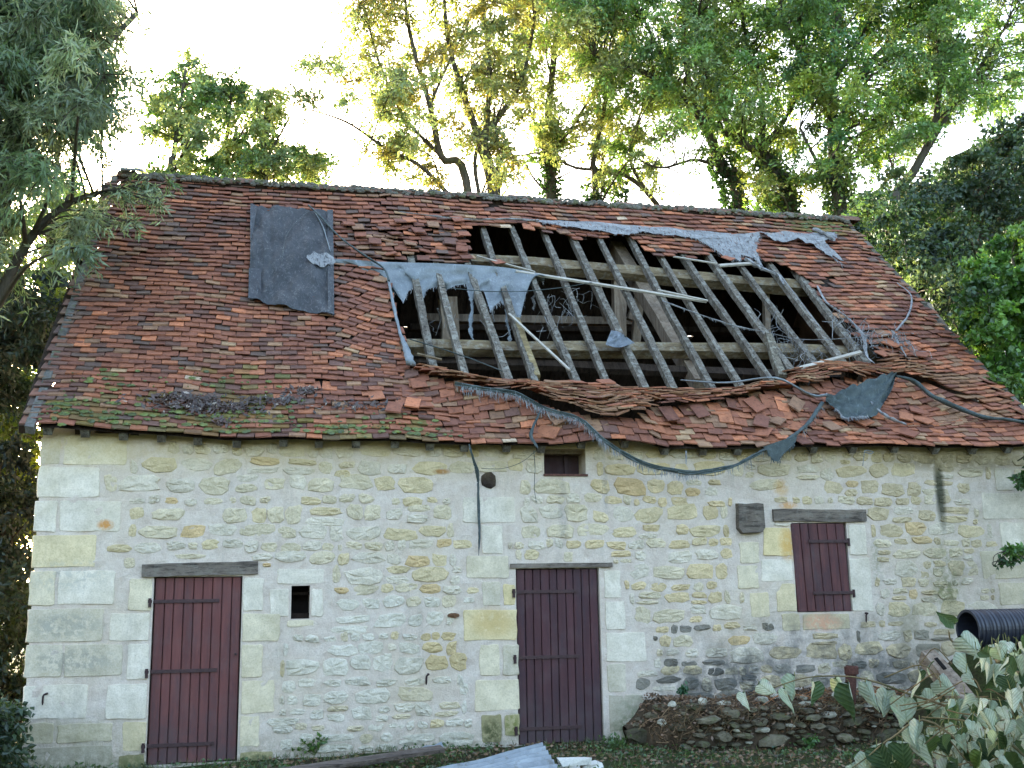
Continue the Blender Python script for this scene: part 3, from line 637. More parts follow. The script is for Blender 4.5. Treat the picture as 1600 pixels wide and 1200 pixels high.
# loose tiles the photograph shows lying apart on the courses
for px, py, th in ((590, 617, .15), (640, 632, -.1), (665, 632, .05), (612, 640, -.25), (655, 600, .1), (705, 596, .2), (745, 606, -.2), (728, 612, .1), (872, 655, .3), (868, 668, 1.0), (895, 630, .1), (920, 634, -.05), (870, 632, .0), (945, 634, .1), (1045, 655, .2), (1092, 648, .3), (1180, 660, -.5), (1195, 668, .9), (1215, 655, .6), (1232, 640, -.6), (1250, 662, .8), (1300, 665, .2), (1350, 660, .4), (1405, 648, -.5), (1425, 640, -.4), (1445, 657, .45), (1422, 675, .7), (1180, 640, .5), (1165, 625, -.4), (1255, 690, .2), (836, 357, .1), (880, 366, .0), (823, 362, -.1), (780, 412, .2), (1130, 405, -.8), (1180, 395, .5), (535, 388, .1), (585, 384, -.05), (620, 370, .1), (640, 350, .0), (700, 362, .0), (725, 370, .1), (720, 392, -.1), (560, 360, .0), (1365, 555, -1.1), (1395, 545, .3), (1440, 560, .5), (1240, 578, .5), (545, 352, .1), (562, 372, -.12), (600, 358, .05), (612, 396, .1), (640, 384, -.1), (655, 366, .15), (676, 356, -.05), (690, 396, .1), (702, 384, -.2), (716, 350, .1), (575, 398, .05), (660, 404, -.1), (730, 404, .05), (625, 350, -.08)):
    u, s = US(px, py); f = fold_s(u); add_tile(u, s - .1, f is not None and s > f, .04 + random.uniform(0, .03), th + random.gauss(0, .06), True, .26)
tiles.sort(key=lambda t: -t[0]); rest = MB()
for k, (ar, P, c) in enumerate(tiles):
    if k < 295: b = MB(); b.hexa(P, c); b.build('tile', M_TILE, roof)
    else: rest.hexa(P, c)
rest.build('tiles', M_TILE, roof, kind='stuff')
# lathing under the tiles
b = MB(); n_u, n_s = 110, 60
for i in range(n_u):
    for j in range(n_s):
        u0_, u1_, s0_, s1_ = L * i / n_u, L * (i + 1) / n_u, SL * j / n_s, SL * (j + 1) / n_s
        if any(inpoly(a_, c_, HOLE) for a_ in (u0_, u1_) for c_ in (s0_ - .05, s1_ + .05)): continue
        fq = fold_s((u0_ + u1_) / 2); uq = fq is not None and (s0_ + s1_) / 2 > fq
        if fq is not None and fq - .15 < (s0_ + s1_) / 2 < fq + .75: continue
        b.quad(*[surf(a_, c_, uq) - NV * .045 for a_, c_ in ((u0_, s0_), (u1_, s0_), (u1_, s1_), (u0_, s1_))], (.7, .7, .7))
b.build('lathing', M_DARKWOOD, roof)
# back slope, a thick board-and-tile sheet
b = MB(); B0 = np.array([L / 2, RY, RZ - .02]); BS = np.array([0, SV[1], -SV[2]]); BN = np.array([0, SV[2], SV[1]])
GAPS = [(628, 508, .09, .025), (1076, 523, .05, .03), (1098, 533, .02, .02), (950, 322, .05, .03)]
gp = []
for px, py, a_, c_ in GAPS:
    d = ray(px, py); t = ((B0 - CAM) @ BN) / (d @ BN); p = CAM + d * t; gp.append((p[0], (p - B0) @ BS, a_, c_))
ue = sorted({0.0, L} | {g[0] - g[2] for g in gp} | {g[0] + g[2] for g in gp}); se = sorted({0.0, SL + .1} | {g[1] - g[3] for g in gp} | {g[1] + g[3] for g in gp})
for a_, c_ in zip(ue, ue[1:]):
    for p_, q_ in zip(se, se[1:]):
        um, sm = (a_ + c_) / 2, (p_ + q_) / 2
        if any(abs(um - g[0]) < g[2] and abs(sm - g[1]) < g[3] for g in gp): continue
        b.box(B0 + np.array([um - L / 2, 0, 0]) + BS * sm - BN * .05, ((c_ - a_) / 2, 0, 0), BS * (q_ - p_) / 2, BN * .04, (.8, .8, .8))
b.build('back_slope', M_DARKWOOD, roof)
def cushion(b, p, r, h, col, ax, ay, az):
    n = 7; rings = []
    for rr, hh in ((1, 0), (.8, .6), (.4, .95)): rings.append([b.vert(p + ax * math.cos(t) * r * rr * random.uniform(.8, 1.2) * 1.5 + ay * math.sin(t) * r * rr * random.uniform(.8, 1.2) + az * h * hh * random.uniform(.7, 1.3), col * random.uniform(.75, 1.25)) for t in np.arange(n) * 2 * math.pi / n])
    for k in range(2):
        for q in range(n): b.face(rings[k][q], rings[k][(q + 1) % n], rings[k + 1][(q + 1) % n], rings[k + 1][q])
    b.face(*rings[2])
# ridge tiles bedded in mortar
k = 0; x = -.05
while x < L + .02:
    ln = random.uniform(.3, .38)
    b = MB(); zc = RZ + .03 + random.uniform(-.02, .025); R_ = random.uniform(.10, .13); P = []
    gone = 6.95 < x < 7.75
    for xe in (x, x + ln - .01):
        rz = R_ * (1.0 if xe == x else .9)
        for t in np.linspace(-.15, math.pi + .15, 7): P.append(b.vert((xe, RY - math.cos(t) * rz * 1.15, zc - .05 + math.sin(t) * rz * (.4 if gone else .85)), lin(122, 92, 80) * random.uniform(.7, 1.2) * (.8 if x < 6 else 1) + lin(90, 90, 86) * .25))
    for t in range(6): b.face(P[t], P[t + 7], P[t + 8], P[t + 1])
    b.face(*P[:7]); b.face(*P[7:][::-1])
    b.build('ridge_tile', M_TILE, roof)
    x += ln
b = MB()                                       # crumbled mortar along the ridge
for i in range(900):
    u = random.uniform(0, L); r = random.choice([.012, .016, .022, .035]) * random.uniform(.8, 1.3); t = random.uniform(-.2, 1.0)
    p = np.array([u, RY - math.cos(t) * .13, RZ - .03 + math.sin(t) * .10 + .012 * wob(u * 4)]); g_ = random.uniform(.14, .42); c = np.array([1, .97, .9]) * g_ * .5 if random.random() < .8 else lin(84, 92, 44) * random.uniform(.6, 1.2)
    cushion(b, p, r, r * .8, c, np.array([1., 0, 0]), np.array([0, math.sin(t), math.cos(t)]), np.array([0, -math.cos(t), math.sin(t)]))
b.build('ridge_mortar', M_WSTONE, roof, kind='stuff')
b = MB(); p = on_roof(0.02, SL - .05, .12)
for i in range(5): b.tube([p + np.array([.0, .05 * i - .1, .02 * i]), p + np.array([.32, .05 * i - .1, .02 * i])], .022, 6, (1, 1, 1))
b.build('ridge_flashing', M_ZINC, roof)
# left verge mortar bedding
b = MB()
for s in np.arange(0, SL, .16):
    b.box(surf(-.02, s, False) + np.array([-.06, 0, -.02]), (.045, 0, random.uniform(-.01, .01)), SV * .075, NV * random.uniform(.02, .05), lin(120, 118, 116) * random.uniform(.5, 1))
b.build('verge_mortar', M_FSTONE, roof, kind='stuff')
b = MB()
for s in np.arange(0, SL, .16):
    b.box(surf(L + .0, s, False) + np.array([.05, 0, -.03]), (.04, 0, 0), SV * .075, NV * random.uniform(.02, .04), lin(120, 112, 106) * random.uniform(.5, 1))
b.build('verge_mortar', M_FSTONE, roof, kind='stuff')
# moss cushions and leaf litter on the courses
b = MB(); b2 = MB()
for x, y, r, a_ in MOSSZ:
    for i in range(int(210 * a_)):
        u, s = x + random.gauss(0, r * .75), y + random.gauss(0, r * .35)
        if not (0 < u < L and .0 < s < SL): continue
        s = min(ROWS, key=lambda r_: abs(r_ - s)) + random.uniform(-.02, .02)
        cushion(b, surf(u, s, False) + NV * .035, random.choice([.008, .012, .018, .028]) * random.uniform(.8, 1.3), random.uniform(.006, .016), lin(100, 108, 44) * random.uniform(.5, 1.15), np.array([1., 0, 0]), SV, NV)
b.build('moss', M_MOSS, roof, kind='stuff')
for cx_, cy_, rx_, ry_, n in ((320, 632, 75, 9, 520), (290, 622, 50, 6, 200), (430, 622, 40, 6, 120), (560, 632, 60, 8, 90), (345, 655, 14, 4, 50), (480, 610, 30, 5, 60)):
    for i in range(n):
        u, s = US(cx_ + random.gauss(0, rx_ * .6), cy_ + random.gauss(0, ry_ * .6)); p = surf(u, s, False) + NV * random.uniform(.04, .07)
        a_ = RNG.normal(size=3); a_ -= NV * (a_ @ NV) * .6; a_ /= np.linalg.norm(a_); c_ = np.cross(a_, NV + RNG.normal(size=3) * .3); c_ /= np.linalg.norm(c_)
        l_ = random.uniform(.02, .055); col = (lin(84, 62, 56) if random.random() < .93 else lin(160, 146, 138)) * random.uniform(.6, 1.2)
        b2.quad(p - a_ * l_, p + c_ * l_ * .35, p + a_ * l_, p - c_ * l_ * .35, col)
b2.build('leaf_litter', M_MOSS, roof, kind='stuff')

# ---- roof timbers
def rl(px, py, off): return RP(px, py, off)
RAFT = [((646, 428), (675, 562)), ((685, 432), (722, 572)), ((738, 436), (790, 584)), ((757, 366), (831, 586)), ((803, 367), (897, 590)), ((848, 360), (945, 592)), ((895, 374), (1003, 598)), ((936, 372), (1048, 600)), ((983, 372), (1108, 602)), ((1018, 380), (1156, 604)), ((1066, 400), (1208, 604)), ((1105, 398), (1246, 598)), ((1154, 412), (1275, 575)), ((1205, 418), (1318, 570)), ((1240, 420), (1338, 550))]
for (a_, c_) in RAFT:
    A, B = rl(*a_, -.06), rl(*c_, -.06); t = (A - B) / np.linalg.norm(A - B); b = MB()
    b.beam(B - t * .35, A + t * .55, random.uniform(.074, .108), random.uniform(.08, .1), NV, np.array([1, 1, 1]) * random.uniform(.8, 1.1), 18, random.uniform(.1, .17), random.uniform(.8, 1.1)); b.build('rafter', M_RAFTER, barn)
for px in (70, 150, 230, 310, 390, 470, 550):   # rafters still under tiles
    u, s = US(px, 560); b = MB(); b.beam(on_roof(u, .1, -.1), on_roof(u, SL - .1, -.1), .09, .1, NV, (1, 1, 1), 4); b.build('rafter', M_DARKWOOD, barn)
def purlin(a_, c_, off, wd, ht, m_=M_PURLIN, ext=.5, name='purlin', jt=.13):
    A, B = rl(*a_, off), rl(*c_, off); t = (B - A) / np.linalg.norm(B - A); b = MB(); b.beam(A - t * ext, B + t * ext, ht, wd, NV + np.array([0, -.6, .2]), (1, 1, 1), 16, jt); b.build(name, m_, barn)
purlin((725, 408), (1262, 452), -.23, .17, .2)
purlin((632, 543), (1345, 553), -.22, .15, .18)
purlin((690, 566), (1260, 586), -.42, .1, .13, M_DARKWOOD)
b = MB(); b.bx(.47, L - .47, .12, .34, 3.32, 3.42, (1, 1, 1)); b.build('wall_plate', M_FRAME, barn)
b = MB(); b.beam((.4, RY, RZ - .25), (L - .4, RY, RZ - .25), .16, .18, (0, 0, 1), (.7, .7, .7)); b.build('ridge_beam', M_DARKWOOD, barn)
def post(P, yd, wd, dp, m_=M_FRAME, name='post', c=1.0):
    A, B = WP(*P[0], yd), WP(*P[1], yd); b = MB(); b.beam(A, B, wd, dp, (0, -1, .02), (c, c, c), 8, .05); b.build(name, m_, barn)
post(((966, 436), (968, 556)), 3.3, .19, .16)
post(((952, 500), (925, 430)), 3.35, .12, .1, name='brace'); post(((984, 500), (1006, 440)), 3.35, .1, .1, name='brace')
post(((1000, 455), (990, 560)), 3.7, .14, .1)
post(((1196, 450), (1199, 560)), 3.2, .09, .1)
post(((700, 466), (704, 560)), 2.75, .25, .2)
post(((660, 497), (990, 503)), 4.1, .12, .16, name='collar_beam', c=.85)
post(((640, 512), (1330, 520)), 5.6, .1, .2, M_DARKWOOD, name='tie_beam')
for a_, c_ in (((960, 385), (1095, 600)), ((1440, 480), (1560, 640))):
    A, B = rl(*a_, -.42), rl(*c_, -.42); b = MB(); b.beam(A, B, .2, .2, NV, (1, 1, 1), 10, .08); b.build('principal_rafter', M_FRAME, barn)
A, B = rl(1199, 525, -.02), rl(1222, 590, -.06); b = MB(); b.beam(A, B, .11, .1, NV, (1.1, 1.1, 1), 8, .12); b.build('rafter_stub', M_RAFTER, barn)
A, B = rl(806, 500, -.05), rl(840, 590, -.05); b = MB(); b.beam(A, B, .08, .08, NV, (1.15, 1.15, .95), 8, .08); b.build('rafter_stub', M_PURLIN, barn)
for i in range(40):                            # back rafters and battens seen through the hole
    if i % 2: continue
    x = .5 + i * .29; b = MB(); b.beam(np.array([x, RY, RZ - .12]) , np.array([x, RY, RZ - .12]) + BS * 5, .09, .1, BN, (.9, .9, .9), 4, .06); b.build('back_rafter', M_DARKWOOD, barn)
for px in np.linspace(72, 1585, 26):           # rafter tails under the eaves
    u = US(px, 690)[0] + random.uniform(-.06, .06); p = surf(u, .02, False); b = MB()
    b.box(p + SV * .16 - NV * .105, (.045, 0, 0), SV * .17, NV * .05, (.9, .9, .9)); b.build('rafter_tail', M_RAFTER, barn)

#@@PART2
# ================================================================== CLOTH, CORD AND LATHS ON THE ROOF
def RS(px, py, off=.06):
    u, s = US(px, py); f = fold_s(u); return surf(u, s, f is not None and s > f) + NV * off
def lerp_path(P, x): return float(np.interp(x, [p[0] for p in P], [p[1] for p in P]))
def strip(b, top, bot, nx, ny, off0, off1, wr=.012, col=(1, 1, 1), fn=RS, torn=0.0, ph=0.0):
    """cloth between two photo edges, laid on the roof"""
    tp, bt = catmull([np.array(p, float) for p in top], 8), catmull([np.array(p, float) for p in bot], 8) if len(bot) < 9 else [np.array(p, float) for p in bot]
    tp, bt = np.array(tp), np.array(bt); st = np.linspace(0, 1, nx + 1)
    ta = np.linspace(0, 1, len(tp)); ba = np.linspace(0, 1, len(bt)); G = []
    for k in st:
        a_ = np.array([np.interp(k, ta, tp[:, 0]), np.interp(k, ta, tp[:, 1])]); c_ = np.array([np.interp(k, ba, bt[:, 0]), np.interp(k, ba, bt[:, 1])])
        if torn: c_ = a_ + (c_ - a_) * (1 - torn * random.random() ** 2)
        row = []
        for j in range(ny + 1):
            t = j / ny; q = a_ + (c_ - a_) * t; o = off0 + (off1 - off0) * t + wr * (wob(k * 9 + ph, t * 5 + ph) + .5 * wob(k * 21, t * 13 + ph) + .9 * abs(wob(k * 5 + t * 4, ph)))
            v = .88 + .18 * wob(k * 7, t * 6 + ph)
            row.append(b.vert(fn(q[0], q[1], o), np.array(col) * v))
        G.append(row)
    for i in range(nx):
        for j in range(ny): b.face(G[i][j], G[i + 1][j], G[i + 1][j + 1], G[i][j + 1])
    return [b.v[r[-1]] for r in G]
def fringe(b, pts, n, lo, hi, d, col=(1, 1, 1), wd=.004, sp=.3):
    pts = [np.array(p) for p in pts]
    for i in range(n):
        k = random.uniform(0, len(pts) - 1.001); i0 = int(k); p = pts[i0] + (pts[i0 + 1] - pts[i0]) * (k - i0)
        l_ = random.uniform(lo, hi) * random.uniform(.4, 1); e_ = np.array(d) + RNG.normal(size=3) * sp; e_ /= np.linalg.norm(e_); m_ = p + e_ * l_ * .5 + RNG.normal(size=3) * l_ * .08; q = m_ + (np.array(d) + RNG.normal(size=3) * sp * .6) * l_ * .5
        s_ = RT * wd * random.uniform(.5, 1.4); c = np.array(col) * random.uniform(.7, 1.15)
        b.quad(p - s_, p + s_, m_ + s_ * .8, m_ - s_ * .8, c); b.quad(m_ - s_ * .8, m_ + s_ * .8, q + s_ * .2, q - s_ * .2, c)
def cord(b, pts, r, n=6, col=(1, 1, 1), jit=.25, flat=.6, dens=5):
    P = catmull(pts, dens); rr = r if not hasattr(r, '__len__') else list(np.interp(np.linspace(0, 1, len(P)), np.linspace(0, 1, len(r)), r)); b.tube(P, rr, n, col, True, jit, flat)
def tangle(b, c, rad, n, d=(0, 0, -1), r=.003, col=(1, 1, 1), ln=.4):
    for i in range(n):
        p = np.array(c) + RNG.normal(size=3) * rad; P = [p]
        for k in range(4): p = p + (np.array(d) * .6 + RNG.normal(size=3) * .6) * ln / 4; P.append(p)
        b.tube(catmull(P, 3), r * random.uniform(.6, 1.5), 3, np.array(col) * random.uniform(.7, 1.1), False)
DOWN = -SV * .8 + np.array([0, 0, -.2])

tarp = thing('tarpaulin', 'flat grey tarpaulin sheet lying on the intact tiles left of the hole', 'tarpaulin', tuple(RS(455, 410, .05)))
b = MB(); strip(b, [(393, 327), (430, 328), (470, 331), (519, 334)], [(389, 469), (402, 470), (416, 476), (440, 480), (470, 487), (500, 492), (521, 495)], 44, 36, .055, .06, .03, ph=3.1); b.build('sheet', M_TARP, tarp, True)
b = MB(); strip(b, [(511, 334), (520, 334)], [(512, 493), (522, 496)], 3, 20, .085, .085, .008, (1.25, 1.25, 1.25), ph=1); b.build('hem', M_TARP, tarp, True)
b = MB(); strip(b, [(391, 327), (397, 328), (402, 334)], [(391, 384), (393, 380), (394, 374)], 4, 10, .09, .08, .008, (1.35, 1.35, 1.4), ph=2); b.build('folded_flap', M_TARP, tarp, True)
b = MB(); strip(b, [(389, 425), (400, 424), (408, 426)], [(388, 469), (400, 470), (408, 472)], 4, 8, .085, .085, .012, (1.15, 1.15, 1.2), ph=5); b.build('folded_flap', M_TARP, tarp, True)
b = MB(); cord(b, [RS(440, 418, .1), RS(446, 380, .1), RS(462, 355, .1), RS(485, 335, .1)], .006, 5, (1.5, 1.5, 1.4)); b.build('seam', M_TARP, tarp)

HR = lambda px, py, off: RP(px, py, off)
t2 = thing('torn_tarpaulin', 'long torn blue grey tarpaulin band hanging across the left rafters of the hole', 'tarpaulin', tuple(RP(680, 425, .05)))
b = MB(); bot = [(484, 411), (500, 420), (520, 424), (560, 428), (598, 431), (606, 446), (614, 462), (619, 446), (626, 458), (630, 474), (637, 456), (650, 446), (660, 470), (667, 452), (690, 446), (700, 452), (712, 446), (728, 444), (736, 474), (744, 458), (755, 452), (766, 486), (774, 476), (782, 470), (790, 480), (800, 496), (810, 512), (818, 470), (826, 444), (838, 437), (850, 440)]
ed = strip(b, [(484, 403), (540, 405), (600, 409), (700, 412), (780, 417), (820, 423), (852, 430)], bot, 90, 9, .045, -.10, .02, fn=HR, ph=7)
b.build('band', M_TARP2, t2, True)
b = MB(); fringe(b, ed, 260, .03, .12, DOWN, (1.2, 1.2, 1.2), .004); b.build('frayed_edge', M_NET, t2, kind='stuff')
b = MB(); strip(b, [(480, 405), (500, 403), (520, 407)], [(478, 412), (500, 424), (524, 418)], 8, 4, .09, .1, .03, (1, 1, 1), ph=2); fringe(b, [RS(485, 410, .1), RS(520, 420, .1)], 50, .03, .1, DOWN); b.build('crumpled_end', M_NET, t2, True)
for (x0, y0, x1, y1, wd) in ((733, 455, 739, 535, 12), (792, 470, 795, 540, 9), (770, 455, 772, 500, 6), (834, 450, 833, 480, 8), (802, 440, 810, 500, 16), (816, 440, 806, 500, 10)):
    b = MB(); k_ = wd / 12 * .045; pts_ = [HR(x0 + (x1 - x0) * q + random.uniform(-3, 3), y0 + (y1 - y0) * q, -.1 - .16 * q) for q in np.linspace(0, 1, 7)]; cord(b, pts_, [k_ * .7 * q for q in (.8, 1, .45, 1.1, .6, 1.2, .15)], 7, (1, 1, 1), .75, .45, 5); fringe(b, pts_, 90, .02, .09, (0, 0, -1)); b.build('shred', M_TARP2 if wd > 8 else M_NET, t2)
b = MB(); cord(b, [HR(750, 500, -.05), HR(770, 522, -.1), HR(785, 526, -.1), HR(798, 515, -.05)], .006); b.build('shred', M_NET, t2)

t3 = thing('torn_netting', 'long pale strip of torn netting along the top edge of the hole', 'netting', tuple(RS(960, 362)))
b = MB(); e1 = strip(b, [(835, 352), (900, 350), (980, 357), (1060, 364), (1140, 372)], [(835, 354), (880, 360), (930, 366), (975, 374), (1010, 371), (1060, 376), (1100, 380), (1140, 378)], 40, 3, .06, .07, .012, torn=.2, ph=3); b.build('strip', M_NET, t3, True)
b = MB(); fringe(b, e1, 120, .02, .07, DOWN); b.build('frayed_edge', M_NET, t3, kind='stuff')
b = MB(); cord(b, [RS(620, 338, .07), RS(680, 345, .07), RS(740, 351, .07), RS(790, 350, .07), RS(840, 353, .07)], [.006, .02, .022, .018, .03], 5, jit=.5); b.build('cord', M_NET, t3)
t4 = thing('torn_netting', 'pale torn netting rag hanging from the roof onto the rafters right of the hole top', 'netting', tuple(RS(1140, 385)))
b = MB(); e1 = strip(b, [(1076, 371), (1110, 373), (1150, 374), (1184, 372)], [(1078, 374), (1100, 386), (1124, 400), (1150, 412), (1175, 410), (1192, 426), (1180, 392), (1186, 378)], 26, 8, .07, .05, .014, torn=.25, ph=6); b.build('rag', M_NET, t4, True)
b = MB(); fringe(b, e1, 150, .04, .16, DOWN); cord(b, [RP(1165, 405, .04), RP(1190, 420, .03), RP(1215, 430, .03), RP(1225, 445, 0)], [.05, .045, .04, .02], 5, jit=.5); cord(b, [RP(1220, 430, .03), RP(1250, 470, .02), RP(1280, 510, .03)], [.012, .006, .006], 4, jit=.4); b.build('frayed_edge', M_NET, t4, kind='stuff')
t5 = thing('torn_netting', 'pale torn netting with a hanging tail, nearest the right end of the ridge', 'netting', tuple(RS(1250, 380)))
b = MB(); e1 = strip(b, [(1184, 372), (1220, 370), (1270, 370), (1300, 368)], [(1186, 374), (1200, 382), (1215, 388), (1240, 385), (1262, 392), (1285, 388), (1305, 386), (1306, 376)], 26, 6, .07, .09, .02, torn=.25, ph=8); b.build('rag', M_NET, t5, True)
b = MB(); strip(b, [(1262, 386), (1285, 384)], [(1300, 414), (1316, 418)], 4, 10, .08, .08, .02, torn=.3, ph=1); fringe(b, [RS(1270, 388), RS(1290, 402), RS(1314, 420)], 70, .03, .14, DOWN); cord(b, [RS(1268, 366, .1), RS(1285, 376, .13), RS(1300, 384, .1)], [.04, .06, .03], 6, jit=.5); b.build('tail', M_NET, t5, True)

def cordthing(name, label, cat, pts, r, mat_, jit=.25, fr=0, frl=(.03, .1), dens=5, flat=.6, frd=DOWN, frm=None):
    t = thing(name, label, cat, tuple(pts[0])); b = MB(); cord(b, pts, r, 6, jit=jit, flat=flat, dens=dens); b.build('cord', mat_, t, True)
    if fr: b = MB(); fringe(b, catmull(pts, 4), fr, *frl, frd); b.build('frayed_edge', frm or M_NET, t, kind='stuff')
    return t
cordthing('strap', 'grey strap tied over the tarpaulin and running down to the left edge of the hole', 'strap', [RS(482, 329, .1), RS(500, 347, .12), RS(530, 378, .1), RS(565, 405, .1), RS(598, 427, .1), RS(607, 445, .08)], [.022, .03, .02, .025, .022, .02], M_GREEN)
cordthing('strap', 'thin loop of grey cord hanging down the right side of the flat tarpaulin', 'strap', [RS(489, 335, .11), RS(504, 360, .1), RS(511, 385, .1), RS(516, 402, .1)], [.018, .012, .01, .012], M_TARP2)
cordthing('strap', 'blue grey strip of tarp along the left edge of the roof hole', 'strap', [RS(606, 440, .05), RS(614, 476, .05), RS(624, 515, .05), RS(633, 545, .06), RS(641, 576, .06)], [.02, .03, .028, .05, .07], M_TARP2, .3, 30)
cordthing('rope', 'thin dark rope stretched across the upper rafters of the hole', 'rope', [RP(690, 449, .06), RP(760, 455, .05), RP(820, 455, .05), RP(880, 449, .05), RP(925, 441, .06)], .009, M_GREEN)
cordthing('rope', 'frayed rope running down across the right half of the rafters', 'rope', [RP(1035, 470, .06), RP(1075, 485, .05), RP(1110, 497, .05), RP(1150, 510, .05), RP(1192, 518, .05)], [.012, .014, .012, .022, .01], M_NET, .4, 40, (.02, .09))
cordthing('rope', 'thin slack rope from the stub post to the right edge of the hole', 'rope', [RP(1205, 521, .06), RP(1250, 530, .02), RP(1300, 530, .02), RP(1345, 527, .06)], .007, M_NET)
cordthing('rope', 'dark cord lying above the bunched tiles at the lower left of the hole', 'rope', [RP(640, 530, .02), RP(690, 545, .02), RP(740, 562, .02), RP(785, 580, .05)], .011, M_GREEN)
cordthing('rope', 'pale cord bowed over the tiles near the right verge', 'rope', [RS(1398, 453, .08), RS(1420, 472, .08), RS(1416, 500, .08), RS(1396, 525, .08)], [.014, .012, .02, .02], M_NET, .4, 30)
tg = thing('net_tangle', 'tangle of pale torn net threads at the lower right corner of the hole', 'netting', tuple(RS(1345, 530)))
b = MB(); tangle(b, RS(1345, 532, .08), .10, 46, DOWN, .004, ln=.4); tangle(b, RS(1310, 505, .06), .09, 20, DOWN, .004); cord(b, [RS(1275, 450, .06), RS(1290, 478, .07), RS(1320, 500, .06), RS(1345, 530, .08), RS(1350, 560, .07), RS(1362, 574, .07)], [.015, .02, .02, .035, .02, .008], 5, jit=.5); b.build('threads', M_NET, tg, kind='stuff')
tg = thing('net_tangle', 'pale net threads hanging into the small gap near the right verge', 'netting', tuple(RS(1400, 545)))
b = MB(); tangle(b, RS(1398, 538, .08), .07, 34, DOWN, .004, ln=.45); cord(b, [RS(1390, 526, .09), RS(1400, 545, .08), RS(1412, 564, .05)], [.02, .03, .01], 5, jit=.5); b.build('threads', M_NET, tg, kind='stuff')
tg = thing('net_tangle', 'wispy threads dangling from the middle rafters of the hole', 'netting', tuple(RP(1240, 520)))
b = MB()
for px, py, n in ((1235, 540, 18), (1215, 510, 10), (1255, 555, 16), (1280, 545, 10), (880, 470, 7), (860, 465, 6), (845, 500, 4), (1200, 490, 6), (700, 480, 5), (905, 460, 5)): tangle(b, RP(px, py, -.02), .08, n, (0, 0, -.8), .003, ln=.45)
b.build('threads', M_NET, tg, kind='stuff')
wr = thing('wrapped_rag', 'grey rag wrapped round a rafter in the middle of the hole', 'rag', tuple(RP(964, 530)))
b = MB(); strip(b, [(955, 516), (966, 518), (976, 524)], [(946, 538), (966, 543), (992, 536)], 10, 8, .04, .03, .03, (.8, .8, .85), fn=HR, ph=4); fringe(b, [HR(948, 538, .05), HR(985, 538, .05)], 30, .02, .06, DOWN); b.build('cloth', M_TARP2, wr, True)
def lath(label, a_, c_, o0, o1, wd, ht, m_=M_LATH):
    t = thing('loose_lath', label, 'lath', tuple(RP(*a_, o0))); b = MB(); b.beam(RP(*a_, o0), RP(*c_, o1), wd, ht, NV, (1, 1, 1), 10, .06); b.build('batten', m_, t)
lath('long pale lath lying slantwise over the middle rafters', (806, 424), (1104, 471), .03, .02, .05, .03)
lath('short pale lath lying over a rafter below the ragged rag, right half of the hole', (1028, 453), (1106, 470), .05, .04, .03, .02)
lath('thin lath slanting from the upper left of the hole to the torn tarpaulin', (745, 400), (836, 425), .03, .03, .025, .02)
lath('thin pale lath leaning from the torn tarpaulin to the bunched tiles', (795, 490), (890, 578), .05, .07, .032, .02)
lath('short lath beneath the netting rag at the top right of the hole', (1124, 415), (1186, 411), .02, .03, .06, .03)
lath('slim lath just below the tile edge at the top right of the hole', (1052, 401), (1120, 412), .02, .02, .025, .02)
lath('broken lath at the lip of the slumped tiles, lower right of the hole', (1250, 575), (1345, 550), .06, .05, .05, .03)
lath('thin stick lying above the left end of the slumped tiles', (652, 553), (690, 562), .1, .1, .03, .02, M_PURLIN)

# the long sagging strip in front of the eaves, and the cloth it is tied to
HY = -.42
P6 = [RS(708, 610, .1), RS(750, 622, .12), RS(800, 632, .14), RS(850, 652, .12), RS(900, 668, .12), WP(945, 690, HY), WP(1000, 722, HY), WP(1050, 735, HY), WP(1090, 738, HY), WP(1140, 730, HY), WP(1190, 705, HY), RS(1225, 690, .1), RS(1258, 668, .14), RS(1278, 640, .16)]
sg = thing('sagging_strip', 'long frayed tarpaulin strip sagging below the eaves in the middle of the roof edge', 'tarpaulin', tuple(P6[0]))
b = MB(); cord(b, P6, [.022, .03, .022, .024, .028, .026, .03, .034, .036, .03, .026, .034, .03, .024], 8, (.95, .95, .95), .45, .6, 7); cord(b, [p + np.array([0, -.025, .015]) for p in P6[:10]], .014, 5, (1.3, 1.35, 1.35), .5); cord(b, [p + np.array([0, -.02, -.022 + .01 * (i % 2)]) for i, p in enumerate(P6[:11])], .012, 5, (1.5, 1.5, 1.5), .6); b.build('cord', M_GREEN, sg, True)
b = MB(); 0 and strip(b, [(712, 614), (760, 628), (800, 636), (836, 650), (900, 672)], [(714, 628), (740, 636), (775, 642), (790, 646), (815, 656), (840, 664), (900, 678)], 170, 3, .12, .06, .015, (1, 1, 1), torn=.9, ph=2); e1 = catmull(P6, 5)
fringe(b, e1, 420, .04, .16, (0, -.1, -1), (1, 1, 1), .004, .25); fringe(b, e1[24:42], 200, .04, .17, (0, -.1, -1), (1, 1, 1), .004, .25); fringe(b, e1[1:26], 420, .05, .22, DOWN, (1, 1, 1), .004); b.build('frayed_edge', M_NET, sg, kind='stuff')
b = MB(); e1 = strip(b, [(1190, 699), (1215, 690), (1243, 682)], [(1196, 706), (1204, 718), (1212, 722), (1222, 710), (1240, 692)], 10, 6, .08, .1, .01, (1, 1, 1), fn=lambda x, y, o: WP(x, y, HY + .02) + np.array([0, -o * .5, 0])); fringe(b, e1, 40, .03, .1, (0, 0, -1)); b.build('corner_rag', M_GREEN, sg, True)
b = MB(); cord(b, [RS(842, 650, .12), RS(828, 675, .1), RS(832, 690, .1), RS(838, 700, .1)], [.01, .03, .02, .01], 6, jit=.4); b.build('shred', M_GREEN, sg)
fan = thing('tarpaulin_rag', 'dark green grey fan shaped tarpaulin rag draped over the buckled tiles at right', 'tarpaulin', tuple(RS(1330, 630, .15)))
